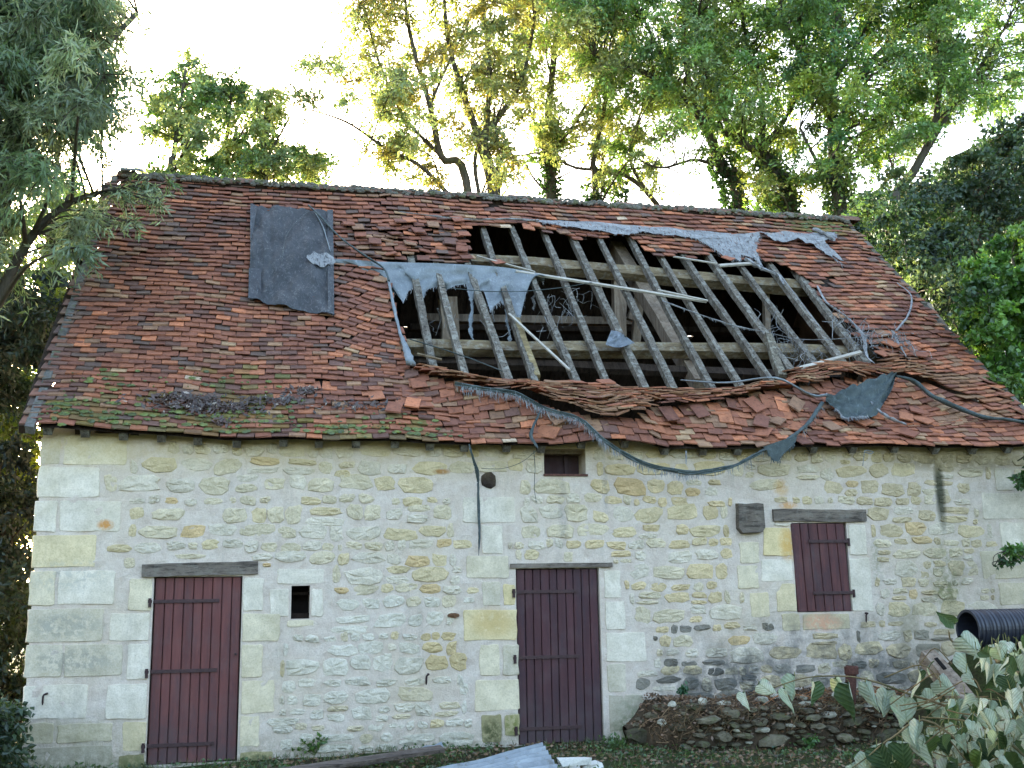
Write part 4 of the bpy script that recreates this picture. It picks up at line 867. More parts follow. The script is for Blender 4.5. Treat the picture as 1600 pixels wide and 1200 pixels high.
b = MB(); e1 = strip(b, [(1284, 632), (1310, 625), (1340, 615), (1370, 606), (1390, 603)], [(1284, 636), (1300, 646), (1318, 657), (1340, 661), (1362, 656), (1374, 640), (1386, 622), (1391, 606)], 30, 16, .16, .12, .045, (1, 1, 1), ph=5); b.build('cloth', M_GREEN, fan, True)
b = MB(); fringe(b, e1[4:16], 150, .03, .1, DOWN); b.build('frayed_edge', M_NET, fan, kind='stuff')
b = MB(); cord(b, [RS(1284, 634, .2), RS(1260, 630, .12), RS(1200, 618, .12), RS(1130, 606, .12), RS(1060, 598, .1)], [.03, .022, .02, .018, .012], 6, jit=.25); b.build('tie', M_TARP2, fan, True)
b = MB(); cord(b, [RS(1356, 636, .13), RS(1370, 648, .1), RS(1390, 660, .1), RS(1412, 668, .09)], [.03, .03, .03, .02], 6, jit=.4); b.build('tie', M_NET, fan, True)
cordthing('strap', 'dark rolled tarpaulin strap running to the right verge above the eaves', 'strap', [RS(1388, 604, .15), RS(1420, 610, .13), RS(1450, 628, .12), RS(1490, 646, .12), RS(1530, 660, .1), RS(1570, 666, .1), RS(1625, 674, .08)], [.02, .045, .05, .05, .04, .035, .03], M_GREEN, .25, 40, (.02, .06))
cordthing('hanging_strap', 'dark strap with a pale knot hanging from the eaves down the middle of the wall', 'strap', [WP(733, 694, -.3), WP(738, 712, -.28), WP(745, 735, -.2), WP(747, 755, -.12), WP(748, 800, -.07), WP(749, 840, -.06), WP(748, 868, -.06)], [.014, .016, .026, .016, .022, .018, .004], M_GREEN, .3, 16, (.02, .08), frd=(0, 0, -1))
cordthing('thread', 'thin slack thread from the eaves to the hanging strap', 'thread', [WP(838, 704, -.3), WP(815, 722, -.25), WP(785, 732, -.2), WP(752, 732, -.18)], .004, M_GREEN)
cordthing('thread', 'thin thread hanging down the wall left of the loft opening', 'thread', [WP(834, 704, -.3), WP(836, 730, -.1), WP(835, 762, -.05), WP(838, 785, -.05)], .004, M_GREEN)
cordthing('thread', 'short knotted blue twine under the eaves above the shutter', 'thread', [WP(1348, 728, -.3), WP(1350, 712, -.3), WP(1352, 704, -.3), WP(1364, 706, -.3), WP(1360, 709, -.3), WP(1350, 706, -.3)], .005, M_TARP2)
cordthing('thread', 'frayed pale tuft hanging under the eaves above the sagging strip', 'thread', [WP(1072, 704, -.3), WP(1072, 715, -.3), WP(1072, 726, -.3)], [.006, .012, .004], M_NET, .4, 14, (.02, .08), frd=(0, 0, -1))

# ================================================================== TREES
def leafblock(b, P, D, LN, WD, COLR, flat=None):
    N_ = len(P); D = D / (np.linalg.norm(D, axis=1, keepdims=True) + 1e-9); R_ = RNG.normal(size=(N_, 3)); sde = np.cross(D, R_); sde /= (np.linalg.norm(sde, axis=1, keepdims=True) + 1e-9)
    LN = np.asarray(LN).reshape(-1, 1) * RNG.uniform(.6, 1.2, (N_, 1)); WD = np.asarray(WD).reshape(-1, 1) * RNG.uniform(.7, 1.2, (N_, 1))
    nrm = np.cross(D, sde); mid = P + D * LN * .42
    V = np.stack([P, mid - sde * WD / 2 + nrm * WD * .15, P + D * LN, mid + sde * WD / 2 + nrm * WD * .15], 1).reshape(-1, 3)
    b.arr(V, np.arange(N_ * 4).reshape(-1, 4), np.repeat(COLR, 4, 0))
class Tree:
    def __init__(s, name, label, cat, Y, base_px, group=None, leaf=(.16, .07), cols=None, droop=.2, bark=(.09, .08, .065), dep=1.4):
        s.Y, s.leaf, s.cols, s.droop, s.bark, s.dep = Y, leaf, cols, droop, np.array(bark), dep
        p = WP(*base_px, Y); s.base = np.array([p[0], Y, -.1]); s.root = thing(name, label, cat, (p[0], Y, -.05), group); s.wood = MB(); s.lv = MB(); s.tw = MB(); s.sam = []
    def limb(s, pts, r0, r1, ground=False, dz=0.0):
        P = [WP(p[0], p[1], s.Y + (p[2] if len(p) > 2 else 0)) for p in pts]
        if ground: P = [np.array([P[0][0] + (P[0][0] - P[1][0]) * .3, P[0][1], -.2])] + P
        P = catmull(P, 6); R_ = list(np.linspace(r0, r1, len(P))); s.wood.tube(P, R_, 8 if r0 > .08 else 5, s.bark, True, .08); s.sam += list(zip(P, R_))
    def crown(s, poly, n, rad, tw=6, per0=26, light=(.8, 1.25), leaf=None, cols=None, dep=None, minr=.5, branch=True, down=None, flatten=1.0):
        per = int(per0 * 1.3); xs_ = [p[0] for p in poly]; ys_ = [p[1] for p in poly]; k = 0; lf = leaf or s.leaf; cols = cols or s.cols; SP = np.array([q[0] for q in s.sam]) if s.sam else None
        dep = s.dep if dep is None else dep; LP, LD, LC = [], [], []
        while k < n:
            x, y = random.uniform(min(xs_), max(xs_)), random.uniform(min(ys_), max(ys_))
            if not inpoly(x, y, poly): continue
            k += 1; c = WP(x, y, s.Y + random.gauss(0, dep * .5)); R_ = rad * random.uniform(minr, 1.25); lt = random.uniform(*light); cc = np.array(random.choice(cols))
            st = c
            if branch and SP is not None:
                dd = np.linalg.norm((SP - c) * np.array([1, .8, 1.0]), axis=1) + np.maximum(0, SP[:, 2] - c[2] + .2) * 1.5; i = int(np.argmin(dd)); a_ = SP[i]
                if np.linalg.norm(a_ - c) < 6:
                    m_ = (a_ + c) / 2 + np.array([random.gauss(0, .1), random.gauss(0, .1), np.linalg.norm(c - a_) * .10]); P = catmull([a_, m_, c], 4); r_ = min(s.sam[i][1] * .6, .012 + .012 * np.linalg.norm(a_ - c)); s.tw.tube(P, list(np.linspace(r_, .007, len(P))), 4, s.bark * random.uniform(.8, 1.1), False, .1)
            tw_ = tw + 1
            for q in range(tw_):
                d = RNG.normal(size=3); d[2] = d[2] * .8 * flatten + .12; d[1] *= flatten ** .0; d /= np.linalg.norm(d); e_ = c + d * R_ * np.array([1, 1, .85 * flatten]) + np.array([0, 0, -s.droop * R_]); m_ = (c + e_) / 2 + np.array([0, 0, .12 * R_])
                s.tw.tube([c, m_, e_], [.008, .006, .003], 3, s.bark, False)
                t = RNG.uniform(.1, 1.08, per)[:, None]; P = (c * (1 - t) ** 2 + 2 * m_ * t * (1 - t) + e_ * t * t) + RNG.normal(size=(per, 3)) * R_ * .11
                D = RNG.normal(size=(per, 3)) * .8 + d * .6 + np.array([0, 0, -s.droop * 1.6 if down is None else down])
                LP.append(P); LD.append(D); LC.append(np.clip(cc * lt * RNG.uniform(.75, 1.25, (per, 1)) * RNG.uniform(.93, 1.07, (per, 3)), 0, 1))
        leafblock(s.lv, np.concatenate(LP), np.concatenate(LD), lf[0], lf[1], np.concatenate(LC))
    def ivy(s, pts, r, n, col=lin(52, 78, 36), size=.11):
        P = catmull([WP(p[0], p[1], s.Y + (p[2] if len(p) > 2 else 0)) for p in pts], 8); k = RNG.integers(0, len(P) - 1, n); t = RNG.random((n, 1)); A = np.array(P); c = A[k] + (A[k + 1] - A[k]) * t; d = RNG.normal(size=(n, 3)); d /= np.linalg.norm(d, axis=1, keepdims=True)
        b = MB(); leafblock(b, c + d * r * RNG.uniform(.5, 1.15, (n, 1)), d + np.array([0, 0, -.8]), size, size * .85, np.clip(np.array(col) * RNG.uniform(.5, 1.5, (n, 1)), 0, 1)); b.build('ivy', M_LEAF, s.root)
    def done(s, name='trunk'):
        for v, f, c in s.tw.extra: pass
        if not s.wood.empty() or not s.tw.empty():
            off = len(s.wood.v); s.wood.v += s.tw.v; s.wood.c += s.tw.c; s.wood.f += [tuple(i + off for i in f) for f in s.tw.f]; s.wood.build(name, M_BARK, s.root, True)
        if not s.lv.empty(): s.lv.build('crown', M_LEAF, s.root)
G1, G2, G3, G4 = lin(140, 154, 100), lin(158, 166, 100), lin(170, 170, 98), lin(128, 148, 98)
F1, F2, F3 = lin(108, 142, 74), lin(126, 158, 78), lin(150, 166, 76)
DK1, DK2 = lin(62, 86, 50), lin(76, 100, 56)
W1, W2, W3 = lin(124, 140, 108), lin(104, 126, 86), lin(138, 150, 118)
GB = 'trees standing behind the barn'

t = Tree('willow_tree', 'large grey green willow with narrow leaves overhanging the left end of the roof', 'tree', 1.6, (-60, 900), leaf=(.15, .027), cols=[W1, W2, W3], droop=.5, dep=2.2)
t.limb([(-60, 1000), (-55, 700), (-30, 450), (10, 250), (40, 100), (60, -80)], .24, .07, True)
t.limb([(-30, 430), (40, 210), (110, 120), (150, 85), (215, 20)], .10, .03); t.limb([(10, 260), (60, 190), (120, 165), (180, 150)], .07, .02); t.limb([(-40, 560), (30, 400), (90, 330), (160, 300), (250, 290, .8)], .08, .015); t.limb([(-30, 480), (-10, 200), (-40, 20)], .1, .04)
t.crown([(-160, -140), (150, -140), (180, 10), (160, 60), (180, 110), (172, 150), (180, 170), (150, 195), (110, 205), (90, 225), (70, 270), (50, 270), (50, 260), (0, 290), (-160, 390)], 300, .55, 7, 34, (.6, 1.35))
t.crown([(-160, 300), (60, 330), (20, 420), (-40, 520), (-160, 560)], 30, .5, 7, 30)
t.crown([(120, 330), (150, 300), (110, 400), (95, 420)], 7, .35, 6, 26)
t.crown([(165, 280), (275, 272), (268, 300), (258, 335), (232, 362), (190, 345)], 13, .24, 4, 8, dep=.5)
t.done()
t = Tree('yew_tree', 'very dark evergreen with drooping sprays left of the roof', 'tree', 6.0, (-20, 900), leaf=(.13, .05), cols=[lin(34, 50, 38), lin(44, 62, 46)], droop=.5, dep=2)
t.limb([(-20, 1000), (-20, 700), (-15, 480), (-10, 380)], .22, .05, True)
t.crown([(-140, 420), (20, 405), (70, 430), (128, 425), (136, 455), (108, 500), (92, 520), (60, 575), (10, 610), (-140, 650)], 120, .55, 7, 34, (.6, 1.2), flatten=.6)
t.done()
t = Tree('alder_tree', 'thin tree in the bright gap beside the left verge', 'tree', 9.0, (70, 900), leaf=(.12, .07), cols=[G2, G4, lin(120, 140, 50)], droop=.3, dep=2)
t.limb([(72, 900), (75, 600), (80, 420), (85, 300), (95, 200)], .1, .04, True)
t.crown([(0, 340), (40, 330), (50, 420), (-20, 420)], 10, .5, 6, 20); t.crown([(60, 250), (150, 300), (140, 400), (90, 430), (70, 370)], 26, .5, 6, 22)
t.crown([(95, 440), (130, 420), (100, 520), (60, 600), (40, 590)], 14, .4, 6, 20); t.crown([(-40, 580), (62, 610), (54, 720), (40, 830), (-40, 840)], 60, .5, 7, 26, (.7, 1.5), cols=[lin(136, 142, 40), lin(104, 120, 44)])
t.done()
t = Tree('hedge_bush', 'dark overgrown bush below the left corner of the barn', 'bush', 5.0, (0, 1100), leaf=(.11, .06), cols=[lin(40, 52, 32), lin(58, 70, 36)], droop=.3, dep=2)
t.limb([(0, 1190), (10, 1050), (20, 800)], .06, .02, True)
t.crown([(-200, 700), (30, 690), (50, 760), (42, 1000), (26, 1240), (-200, 1240)], 210, .55, 7, 30, (.5, 1.2))
t.done()
t = Tree('nettle_bush', 'low dark nettles at the foot of the left barn corner', 'bush', -.7, (-20, 1180), leaf=(.09, .05), cols=[lin(44, 60, 36), lin(58, 74, 40)], droop=.3, dep=1.0)
t.limb([(-20, 1230), (-18, 1150), (-12, 1090)], .02, .008, True); t.crown([(-120, 1080), (4, 1100), (10, 1160), (4, 1240), (-120, 1240)], 40, .3, 6, 24); t.done('stems')
slim = [('slim broadleaf tree rising just right of the willow', (255, 420), [(262, 330), (272, 240), (280, 180), (290, 110)], [(240, 150), (262, 112), (300, 90), (322, 112), (336, 165), (325, 240), (290, 290), (230, 290), (228, 220)], 60),
        ('slim broadleaf tree, middle one of the three left of the open sky', (350, 420), [(352, 330), (350, 250), (358, 190), (362, 140)], [(332, 150), (350, 118), (372, 122), (400, 140), (412, 200), (400, 290), (330, 290), (322, 220)], 42),
        ('slim broadleaf tree nearest the open patch of sky', (415, 420), [(412, 330), (410, 260), (415, 210), (420, 150)], [(392, 140), (420, 130), (440, 150), (446, 200), (436, 222), (470, 238), (502, 250), (504, 282), (400, 296)], 40)]
for lb, bp, lm, poly, n in slim:
    t = Tree('slim_tree', lb, 'tree', 13.0, bp, GB, (.125, .065), [G1, G4, G2, lin(92, 122, 60)], .3); t.limb(lm, .1, .03, True)
    for k in range(3): t.limb([lm[1 + k % 2], (lm[1][0] + random.uniform(-50, 50), lm[1][1] - random.uniform(30, 80))], .05, .015)
    t.crown(poly, int(n * 1.0), .46, 6, 20, (.85, 1.3)); t.done()
t = Tree('ash_tree', 'yellow green multi stemmed tree whose trunk forks right above the middle of the ridge', 'tree', 11.0, (765, 420), GB, (.125, .056), [G2, G3, G1, lin(150, 140, 66)], .3)
t.limb([(772, 330), (768, 280), (757, 240), (748, 215)], .17, .13, True)
t.limb([(748, 215), (725, 150), (700, 60), (690, -70)], .10, .03); t.limb([(748, 218), (785, 175), (820, 110), (845, -40)], .09, .03); t.limb([(757, 235), (765, 120), (755, 0), (760, -80)], .08, .03)
t.limb([(735, 330), (690, 245), (672, 165), (640, 50), (628, -60)], .12, .03, True); t.limb([(752, 320), (742, 260), (748, 220)], .05, .05); t.limb([(715, 320), (660, 262), (600, 230), (540, 190), (462, 165)], .06, .015); t.limb([(776, 330), (778, 240), (772, 170)], .06, .03)
t.limb([(690, 245), (630, 180), (590, 90), (570, 10)], .05, .02); t.limb([(672, 165), (700, 100), (735, 30)], .04, .02)
t.crown([(548, 20), (560, -90), (850, -90), (838, 90), (815, 200), (770, 220), (690, 215), (640, 200), (600, 190), (556, 180), (590, 140), (556, 100)], 183, .6, 6, 21, (.7, 1.35))
t.crown([(560, 200), (700, 220), (690, 290), (600, 270)], 20, .5, 6, 18); t.crown([(760, 230), (800, 220), (800, 290), (770, 300)], 8, .45, 6, 18)
t.crown([(462, 100), (540, 70), (560, 160), (500, 175), (470, 160)], 13, .42, 5, 15, cols=[G1, lin(128, 116, 70)]); t.done()
t = Tree('ash_tree', 'straight ivy clad trunk with light foliage, second trunk right of the forked one', 'tree', 12.5, (862, 430), GB, (.125, .056), [G2, G1, F2, G3], .3)
t.limb([(862, 330), (858, 260), (856, 200), (862, 120), (872, 40), (880, -70)], .16, .05, True); t.limb([(858, 260), (835, 190), (812, 130)], .05, .02); t.limb([(860, 240), (900, 190), (935, 120), (950, 40)], .06, .02); t.limb([(868, 310), (835, 280), (812, 235)], .04, .015)
t.crown([(800, -90), (990, -90), (1000, 60), (960, 150), (900, 170), (830, 160), (805, 80)], 97, .62, 6, 21); t.crown([(812, 160), (990, 160), (960, 260), (900, 240), (830, 270)], 36, .5, 6, 17)
t.ivy([(862, 330), (858, 260), (856, 200)], .26, 900); t.done()
t = Tree('ash_tree', 'small tree with bowed bare branches behind the ridge, left of the leaning trunk', 'tree', 12.0, (935, 430), GB, (.125, .056), [G2, F2, G1], .3)
t.limb([(932, 330), (926, 260), (940, 190), (958, 100)], .11, .03, True); t.limb([(1035, 330), (1000, 290), (960, 268), (900, 262), (850, 240), (800, 245)], .07, .015); t.limb([(1025, 320), (985, 250), (1000, 180), (1030, 110)], .05, .02); t.limb([(975, 265), (1040, 262), (1075, 280)], .03, .012)
t.crown([(930, 70), (1075, 70), (1080, 200), (1060, 300), (1020, 300), (930, 290)], 58, .5, 6, 18); t.ivy([(970, 330), (965, 290)], .2, 250); t.ivy([(932, 330), (927, 290)], .25, 300); t.done()
t = Tree('leaning_tree', 'trunk leaning left behind the ridge with long limbs over the hole', 'tree', 10.0, (1160, 440), GB, (.125, .056), [F1, F2, G2, F3], .3)
t.limb([(1158, 345), (1130, 265), (1098, 190), (1060, 145), (1000, 110), (930, 88)], .18, .03, True); t.limb([(1098, 195), (1075, 120), (1068, 40), (1075, -70)], .09, .03); t.limb([(1130, 262), (1085, 250), (1030, 262), (980, 240)], .05, .015); t.limb([(1060, 148), (1020, 60), (980, -20)], .06, .02)
t.crown([(860, -90), (1130, -90), (1130, 100), (1080, 180), (1000, 160), (930, 130), (880, 60)], 128, .62, 6, 24, (.8, 1.3)); t.crown([(1040, 170), (1130, 170), (1120, 250), (1060, 250)], 10, .5, 6, 20)
t.ivy([(1158, 345), (1140, 290), (1120, 240)], .3, 1100); t.done()
t = Tree('leaning_tree', 'thick limbed tree fanning out left from behind the right end of the ridge', 'tree', 9.5, (1235, 450), GB, (.125, .056), [F1, F2, G4, F3], .3)
t.limb([(1238, 360), (1212, 270), (1188, 238)], .18, .15, True); t.limb([(1188, 240), (1145, 205), (1105, 120), (1085, 30), (1070, -70)], .11, .03); t.limb([(1188, 238), (1130, 205), (1070, 150)], .09, .03); t.limb([(1190, 238), (1190, 150), (1165, 60), (1150, -70)], .08, .03); t.limb([(1192, 235), (1240, 160), (1255, 70), (1270, -70)], .08, .03)
t.crown([(1080, -90), (1290, -90), (1290, 120), (1230, 200), (1140, 210), (1090, 110)], 134, .62, 6, 24, (.8, 1.3)); t.crown([(1120, 200), (1260, 190), (1270, 300), (1180, 330), (1140, 260)], 34, .5, 6, 20, cols=[F2, F3, G3])
t.ivy([(1240, 360), (1220, 290), (1195, 245)], .32, 1300, DK2); t.done()
t = Tree('tall_tree', 'tallest dark trunk right of the ridge with ivy to the first fork', 'tree', 8.5, (1315, 460), GB, (.125, .056), [F1, F2, lin(76, 118, 60), F3], .3)
t.limb([(1322, 470), (1312, 330), (1302, 220), (1300, 120), (1322, -80)], .22, .07, True); t.limb([(1302, 215), (1350, 110), (1420, 45), (1500, 10)], .09, .03); t.limb([(1302, 180), (1255, 95), (1215, 10)], .08, .03); t.limb([(1310, 300), (1275, 250), (1250, 200)], .06, .03); t.limb([(1300, 130), (1360, 30), (1390, -60)], .07, .03)
t.crown([(1230, -90), (1480, -90), (1470, 120), (1400, 210), (1330, 200), (1260, 190)], 158, .62, 6, 26, (.75, 1.3)); t.crown([(1270, 190), (1420, 190), (1420, 250), (1330, 290), (1270, 280)], 22, .5, 6, 22)
t.ivy([(1322, 470), (1312, 330), (1303, 230)], .34, 1800, DK2); t.done()
t = Tree('tall_tree', 'bare limbed tree bending right above the dark ivy mass', 'tree', 8.0, (1385, 470), GB, (.125, .056), [F1, F2, G4], .3)
t.limb([(1370, 480), (1388, 330), (1432, 260), (1462, 190), (1470, 90), (1480, -80)], .15, .04, True); t.limb([(1388, 340), (1400, 290), (1385, 230)], .05, .02); t.limb([(1440, 250), (1500, 150), (1560, 60), (1590, 0)], .06, .02); t.limb([(1432, 320), (1480, 295), (1520, 285)], .06, .02)
t.crown([(1440, -90), (1650, -90), (1650, 120), (1560, 170), (1470, 180), (1440, 90)], 103, .62, 6, 24, (.75, 1.25)); t.crown([(1400, 180), (1480, 170), (1480, 240), (1420, 260)], 12, .45, 6, 20); t.done()
for lb, bp, lm, poly, n in (('dark ivy smothered tree right of the roof, the nearer to the ridge', (1400, 520), [(1405, 560), (1410, 420), (1400, 300)], [(1330, 380), (1350, 310), (1390, 270), (1450, 300), (1470, 400), (1490, 520), (1420, 440), (1370, 410)], 55),
                            ('dark ivy smothered tree filling the right edge above the hazel', (1540, 560), [(1540, 600), (1535, 420), (1530, 250)], [(1440, 330), (1490, 220), (1560, 200), (1660, 180), (1660, 470), (1560, 420), (1500, 540), (1460, 480)], 100)):
    t = Tree('ivy_tree', lb, 'tree', 6.8, bp, 'dark ivy smothered trees at the right', (.12, .075), [DK1, DK2, G4, lin(52, 72, 44)], .35, dep=2.4); t.limb(lm, .18, .08, True); t.crown(poly, n, .6, 7, 30, (.5, 1.25)); t.done()
t = Tree('backdrop_tree', 'broad dark tree closing the gap behind the right verge', 'tree', 14.0, (1500, 560), GB, (.2, .11), [DK1, DK2, F1], .3, dep=3); t.limb([(1500, 560), (1490, 400), (1480, 250)], .2, .06, True); t.crown([(1290, 330), (1400, 300), (1500, 260), (1680, 200), (1700, 620), (1480, 600), (1380, 460)], 150, .9, 7, 26, (.5, 1.2)); t.done()
t = Tree('hazel_bush', 'bright green round leaved hazel bush at the right gable', 'bush', 1.8, (1640, 900), None, (.105, .09), [lin(92, 132, 52), lin(76, 112, 46), lin(110, 146, 60)], .3, dep=1.2)
t.limb([(1640, 950), (1640, 700), (1610, 500), (1580, 400)], .05, .02, True); t.limb([(1640, 750), (1600, 600), (1540, 520)], .03, .012); t.limb([(1650, 700), (1690, 500), (1680, 380)], .04, .012)
t.crown([(1512, 410), (1560, 368), (1600, 350), (1720, 340), (1720, 720), (1620, 690), (1585, 650), (1556, 600), (1530, 545), (1508, 470)], 150, .38, 7, 26, (.6, 1.3)); t.done('stems')
t = Tree('overhanging_branch', 'small leafy sprigs reaching in from the right in front of the corner stones', 'branch', -.5, (1650, 900), None, (.07, .05), [lin(88, 122, 52), lin(64, 96, 44)], .4, dep=.2)
t.limb([(1680, 1000), (1670, 820), (1640, 700), (1590, 720)], .03, .008, True); t.limb([(1670, 840), (1610, 850), (1572, 866), (1552, 885)], .012, .004)
t.crown([(1588, 690), (1660, 680), (1660, 760), (1582, 748)], 9, .16, 6, 12); t.crown([(1585, 846), (1640, 840), (1640, 870), (1560, 880)], 7, .1, 5, 8); t.done('stems')

# ================================================================== FOREGROUND
def GP(px, py, z=0.0):
    d = ray(px, py); return CAM + d * ((z - CAM[2]) / d[2])
# corrugated sheet
A, B_, D_, C_ = GP(672, 1212, .02), GP(848, 1166, .16), GP(640, 1262, .02), GP(880, 1216, .10)
sh = thing('corrugated_sheet', 'rusty grey corrugated metal sheet lying on the ground in front of the middle door', 'metal sheet', tuple(GP(770, 1195)))
b = MB(); G = []
nu, nv = 10, 84
nn = np.cross(B_ - A, D_ - A); nn /= np.linalg.norm(nn); nn = nn if nn[2] > 0 else -nn
for lift in (0, -.004):
    g = []
    for i in range(nu + 1):
        row = []
        for j in range(nv + 1):
            s_, t_ = i / nu, j / nv; p = (A * (1 - s_) + B_ * s_) * (1 - t_) + (D_ * (1 - s_) + C_ * s_) * t_; row.append(b.vert(p + nn * (.05 * math.sin(t_ * 2 * math.pi * 7) + lift + .015 * wob(s_ * 3, t_ * 2)), np.array([1, .98, .95]) * (.72 + .28 * math.sin(t_ * 2 * math.pi * 7) + .1 * wob(s_ * 2, t_ * 5))))  # valleys painted darker, putting the ridges' shade into the vertex colour
        g.append(row)
    G.append(g)
for i in range(nu):
    for j in range(nv):
        for g in G: b.face(g[i][j], g[i + 1][j], g[i + 1][j + 1], g[i][j + 1])
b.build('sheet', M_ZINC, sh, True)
for lb, a_, c_, wd in (('long weathered board lying along the wall foot between the doors', (400, 1212, .05), (692, 1170, .16), .13), ('second weathered board half under weeds, nearer the left door', (330, 1228, .03), (600, 1186, .05), .12)):
    t = thing('plank', lb, 'plank', tuple(GP(*a_))); b = MB(); b.beam(GP(*a_), GP(*c_), wd, .035, (0, -.2, 1), (.8, .75, .75), 10, .05); b.build('board', M_LINTEL, t)
t = thing('metal_scrap', 'small bent grey metal scrap on the end of the board', 'metal scrap', tuple(GP(655, 1172))); b = MB()
p0, p1, p2, p3 = GP(615, 1178, .12), GP(690, 1160, .17), GP(694, 1172, .14), GP(650, 1180, .1)
for q in range(6):
    a_, c_ = q / 6, (q + 1) / 6; f = lambda s_: (p0 + (p1 - p0) * s_ + np.array([0, 0, .012 * math.sin(s_ * 20)]), p3 + (p2 - p3) * s_ + np.array([0, 0, .012 * math.sin(s_ * 20)])); x0, y0 = f(a_); x1, y1 = f(c_); b.hexa([x0 - [0, 0, .005], x1 - [0, 0, .005], y1 - [0, 0, .005], y0 - [0, 0, .005], x0, x1, y1, y0], (.9, .95, 1))
b.build('sheet', M_ZINC, t)
for lb, px, py, l_, z, an in (('flat white stone slab lying on top of two others by the dark door', 896, 1189, .15, .085, .1), ('white stone slab under the top one, on its left', 884, 1199, .13, .03, -.1), ('chunky white stone lying right of the stacked slabs', 922, 1196, .1, .03, .3)):
    b = MB(); c = GP(px, py, z); d = np.array([math.cos(an), math.sin(an), 0]); e_ = np.array([-d[1], d[0], 0]); J = lambda: RNG.normal(size=3) * .008
    b.hexa([c + d * l_ * x + e_ * .07 * y + np.array([0, 0, .024 * w_]) + J() for x, y, w_ in ((-1, -1, -1), (1, -1, -1), (1, 1, -1), (-1, 1, -1), (-1, -1, 1), (1, -1, 1), (1, 1, 1), (-1, 1, 1))], (1, 1, 1))
    o = b.build('stone_slab', M_WSTONE, label=lb, category='stone', group='white stones by the door')
# dry stone bank wall
RX0 = WP(1018, 1120, -1.0)[0]; RX1 = 12.6
rw = thing('retaining_wall', 'low crumbling dry stone wall holding a bed of earth under the shutter', 'stone wall', (RX0 + 1.5, -1.0, 0))
TOPZ = lambda x: .47 + .05 * wob(x * 1.7) + .03 * wob(x * 5.1) + .45 * smooth(9.9, 11.2, x) - .3 * smooth(RX0 + .3, RX0, x)
b = MB(); xs = np.linspace(RX0, RX1, 90); prof = [(-1.06, 0), (-1.04, .3), (-1.0, .62), (-.94, .88), (-.8, 1.0), (-.5, 1.02), (-.2, .98), (.0, .96)]; G = []
for x in xs:
    row = []; h = TOPZ(x); f = smooth(RX0 - .02, RX0 + .45, x)
    for j, (y, q) in enumerate(prof):
        yy = y * (.12 + .88 * f) if j < 7 else y; row.append(b.vert((x + .03 * wob(x * 7, q * 9), yy + .05 * wob(x * 4.3, q * 6) * (j < 6) + .03 * wob(x * 11, q * 13) * (j < 6), q * h * (.75 + .25 * f) - .06 * (j == 0) + .02 * wob(x * 9, y * 9) * (j > 0)), np.array([1, 1, 1]) * (.8 + .35 * wob(x * 3, q * 5))))
    G.append(row)
for i in range(len(G) - 1):
    for j in range(7): b.face(G[i][j], G[i + 1][j], G[i + 1][j + 1], G[i][j + 1])
b.face(*G[0][::-1]); b.build('earth_core', M_EARTH, rw, True)
def rock(b, c, r, col):
    n = 7; tl_ = random.uniform(-.35, .35); rings = [[b.vert(np.array(c) + np.array([random.uniform(-.3, .3) * r[0], r[1] * -random.uniform(.7, 1.0), random.uniform(-.3, .3) * r[2]]), col)]]
    for ph in (-.9, -.25, .5):
        rings.append([b.vert(np.array(c) + np.array([math.cos(t) * r[0] * math.cos(ph * .9) * random.uniform(.75, 1.18), r[1] * math.sin(ph) * 1.05, math.sin(t) * r[2] * math.cos(ph * .9) * random.uniform(.75, 1.2) + tl_ * math.cos(t) * r[2]]), np.array(col) * random.uniform(.85, 1.1)) for t in np.arange(n) * 2 * math.pi / n])
    for k in range(n): b.face(rings[0][0], rings[1][(k + 1) % n], rings[1][k])
    for a_, c_ in ((1, 2), (2, 3)):
        for k in range(n): b.face(rings[a_][k], rings[a_][(k + 1) % n], rings[c_][(k + 1) % n], rings[c_][k])
    b.face(*rings[3])
PLACED = []
for k in range(5200):
    if len(PLACED) >= 255: break
    x = random.uniform(RX0 + .05, 9.7); r = random.choice([.07, .09, .12, .16, .2]) * random.uniform(.8, 1.2) * (1 if k < 1500 else .5); hz = r * random.uniform(.28, .55); tz = TOPZ(x); z = random.uniform(.03, tz * .93)
    if any(abs(x - q[0]) < (r + q[2]) * .92 and abs(z - q[1]) < (hz + q[3]) * .92 for q in PLACED): continue
    if x < RX0 + .75 and random.random() < .45: continue
    PLACED.append((x, z, r, hz)); f = smooth(RX0 - .02, RX0 + .45, x); yf = float(np.interp(z / tz, [p[1] for p in prof[:5]], [p[0] for p in prof[:5]])) * (.12 + .88 * f)
    b = MB(); c = lin(126, 118, 100) * random.uniform(.5, 1.15) if random.random() < .9 else lin(180, 174, 158) * random.uniform(.8, 1.05)
    rock(b, (x, yf - .015 + random.uniform(-.035, .03) - .03 * (z / tz > .6), z), (r, min(.1, r), hz), c); b.build('stone', M_FSTONE, rw)
for i in range(34):                            # pale rubble scattered on the bed
    px, py = random.uniform(1030, 1480), random.uniform(1092, 1125); c = WP(px, py, -.95 + random.uniform(-.1, .2)); c[2] = TOPZ(c[0]) + .01; b = MB(); r = random.uniform(.015, .045); rock(b, c, (r * 1.4, r, r), lin(196, 190, 176) * random.uniform(.6, 1.1)); b.build('stone', M_FSTONE, rw)
b = MB()                                       # roots, twigs and dead stalks over the bank
for i in range(420):
    x = random.uniform(RX0 + .05, 9.3); z = TOPZ(x) * random.uniform(.5, 1.03); p = np.array([x, -1.08 + .12 * random.random() - .0, z]); P = [p]
    for k in range(3): p = p + np.array([random.gauss(0, .07), random.gauss(-.01, .02), random.gauss(-.03, .05)]); P.append(p)
    b.tube(catmull(P, 2), random.uniform(.002, .006), 3, lin(108, 88, 68) * random.uniform(.4, 1.6), False)
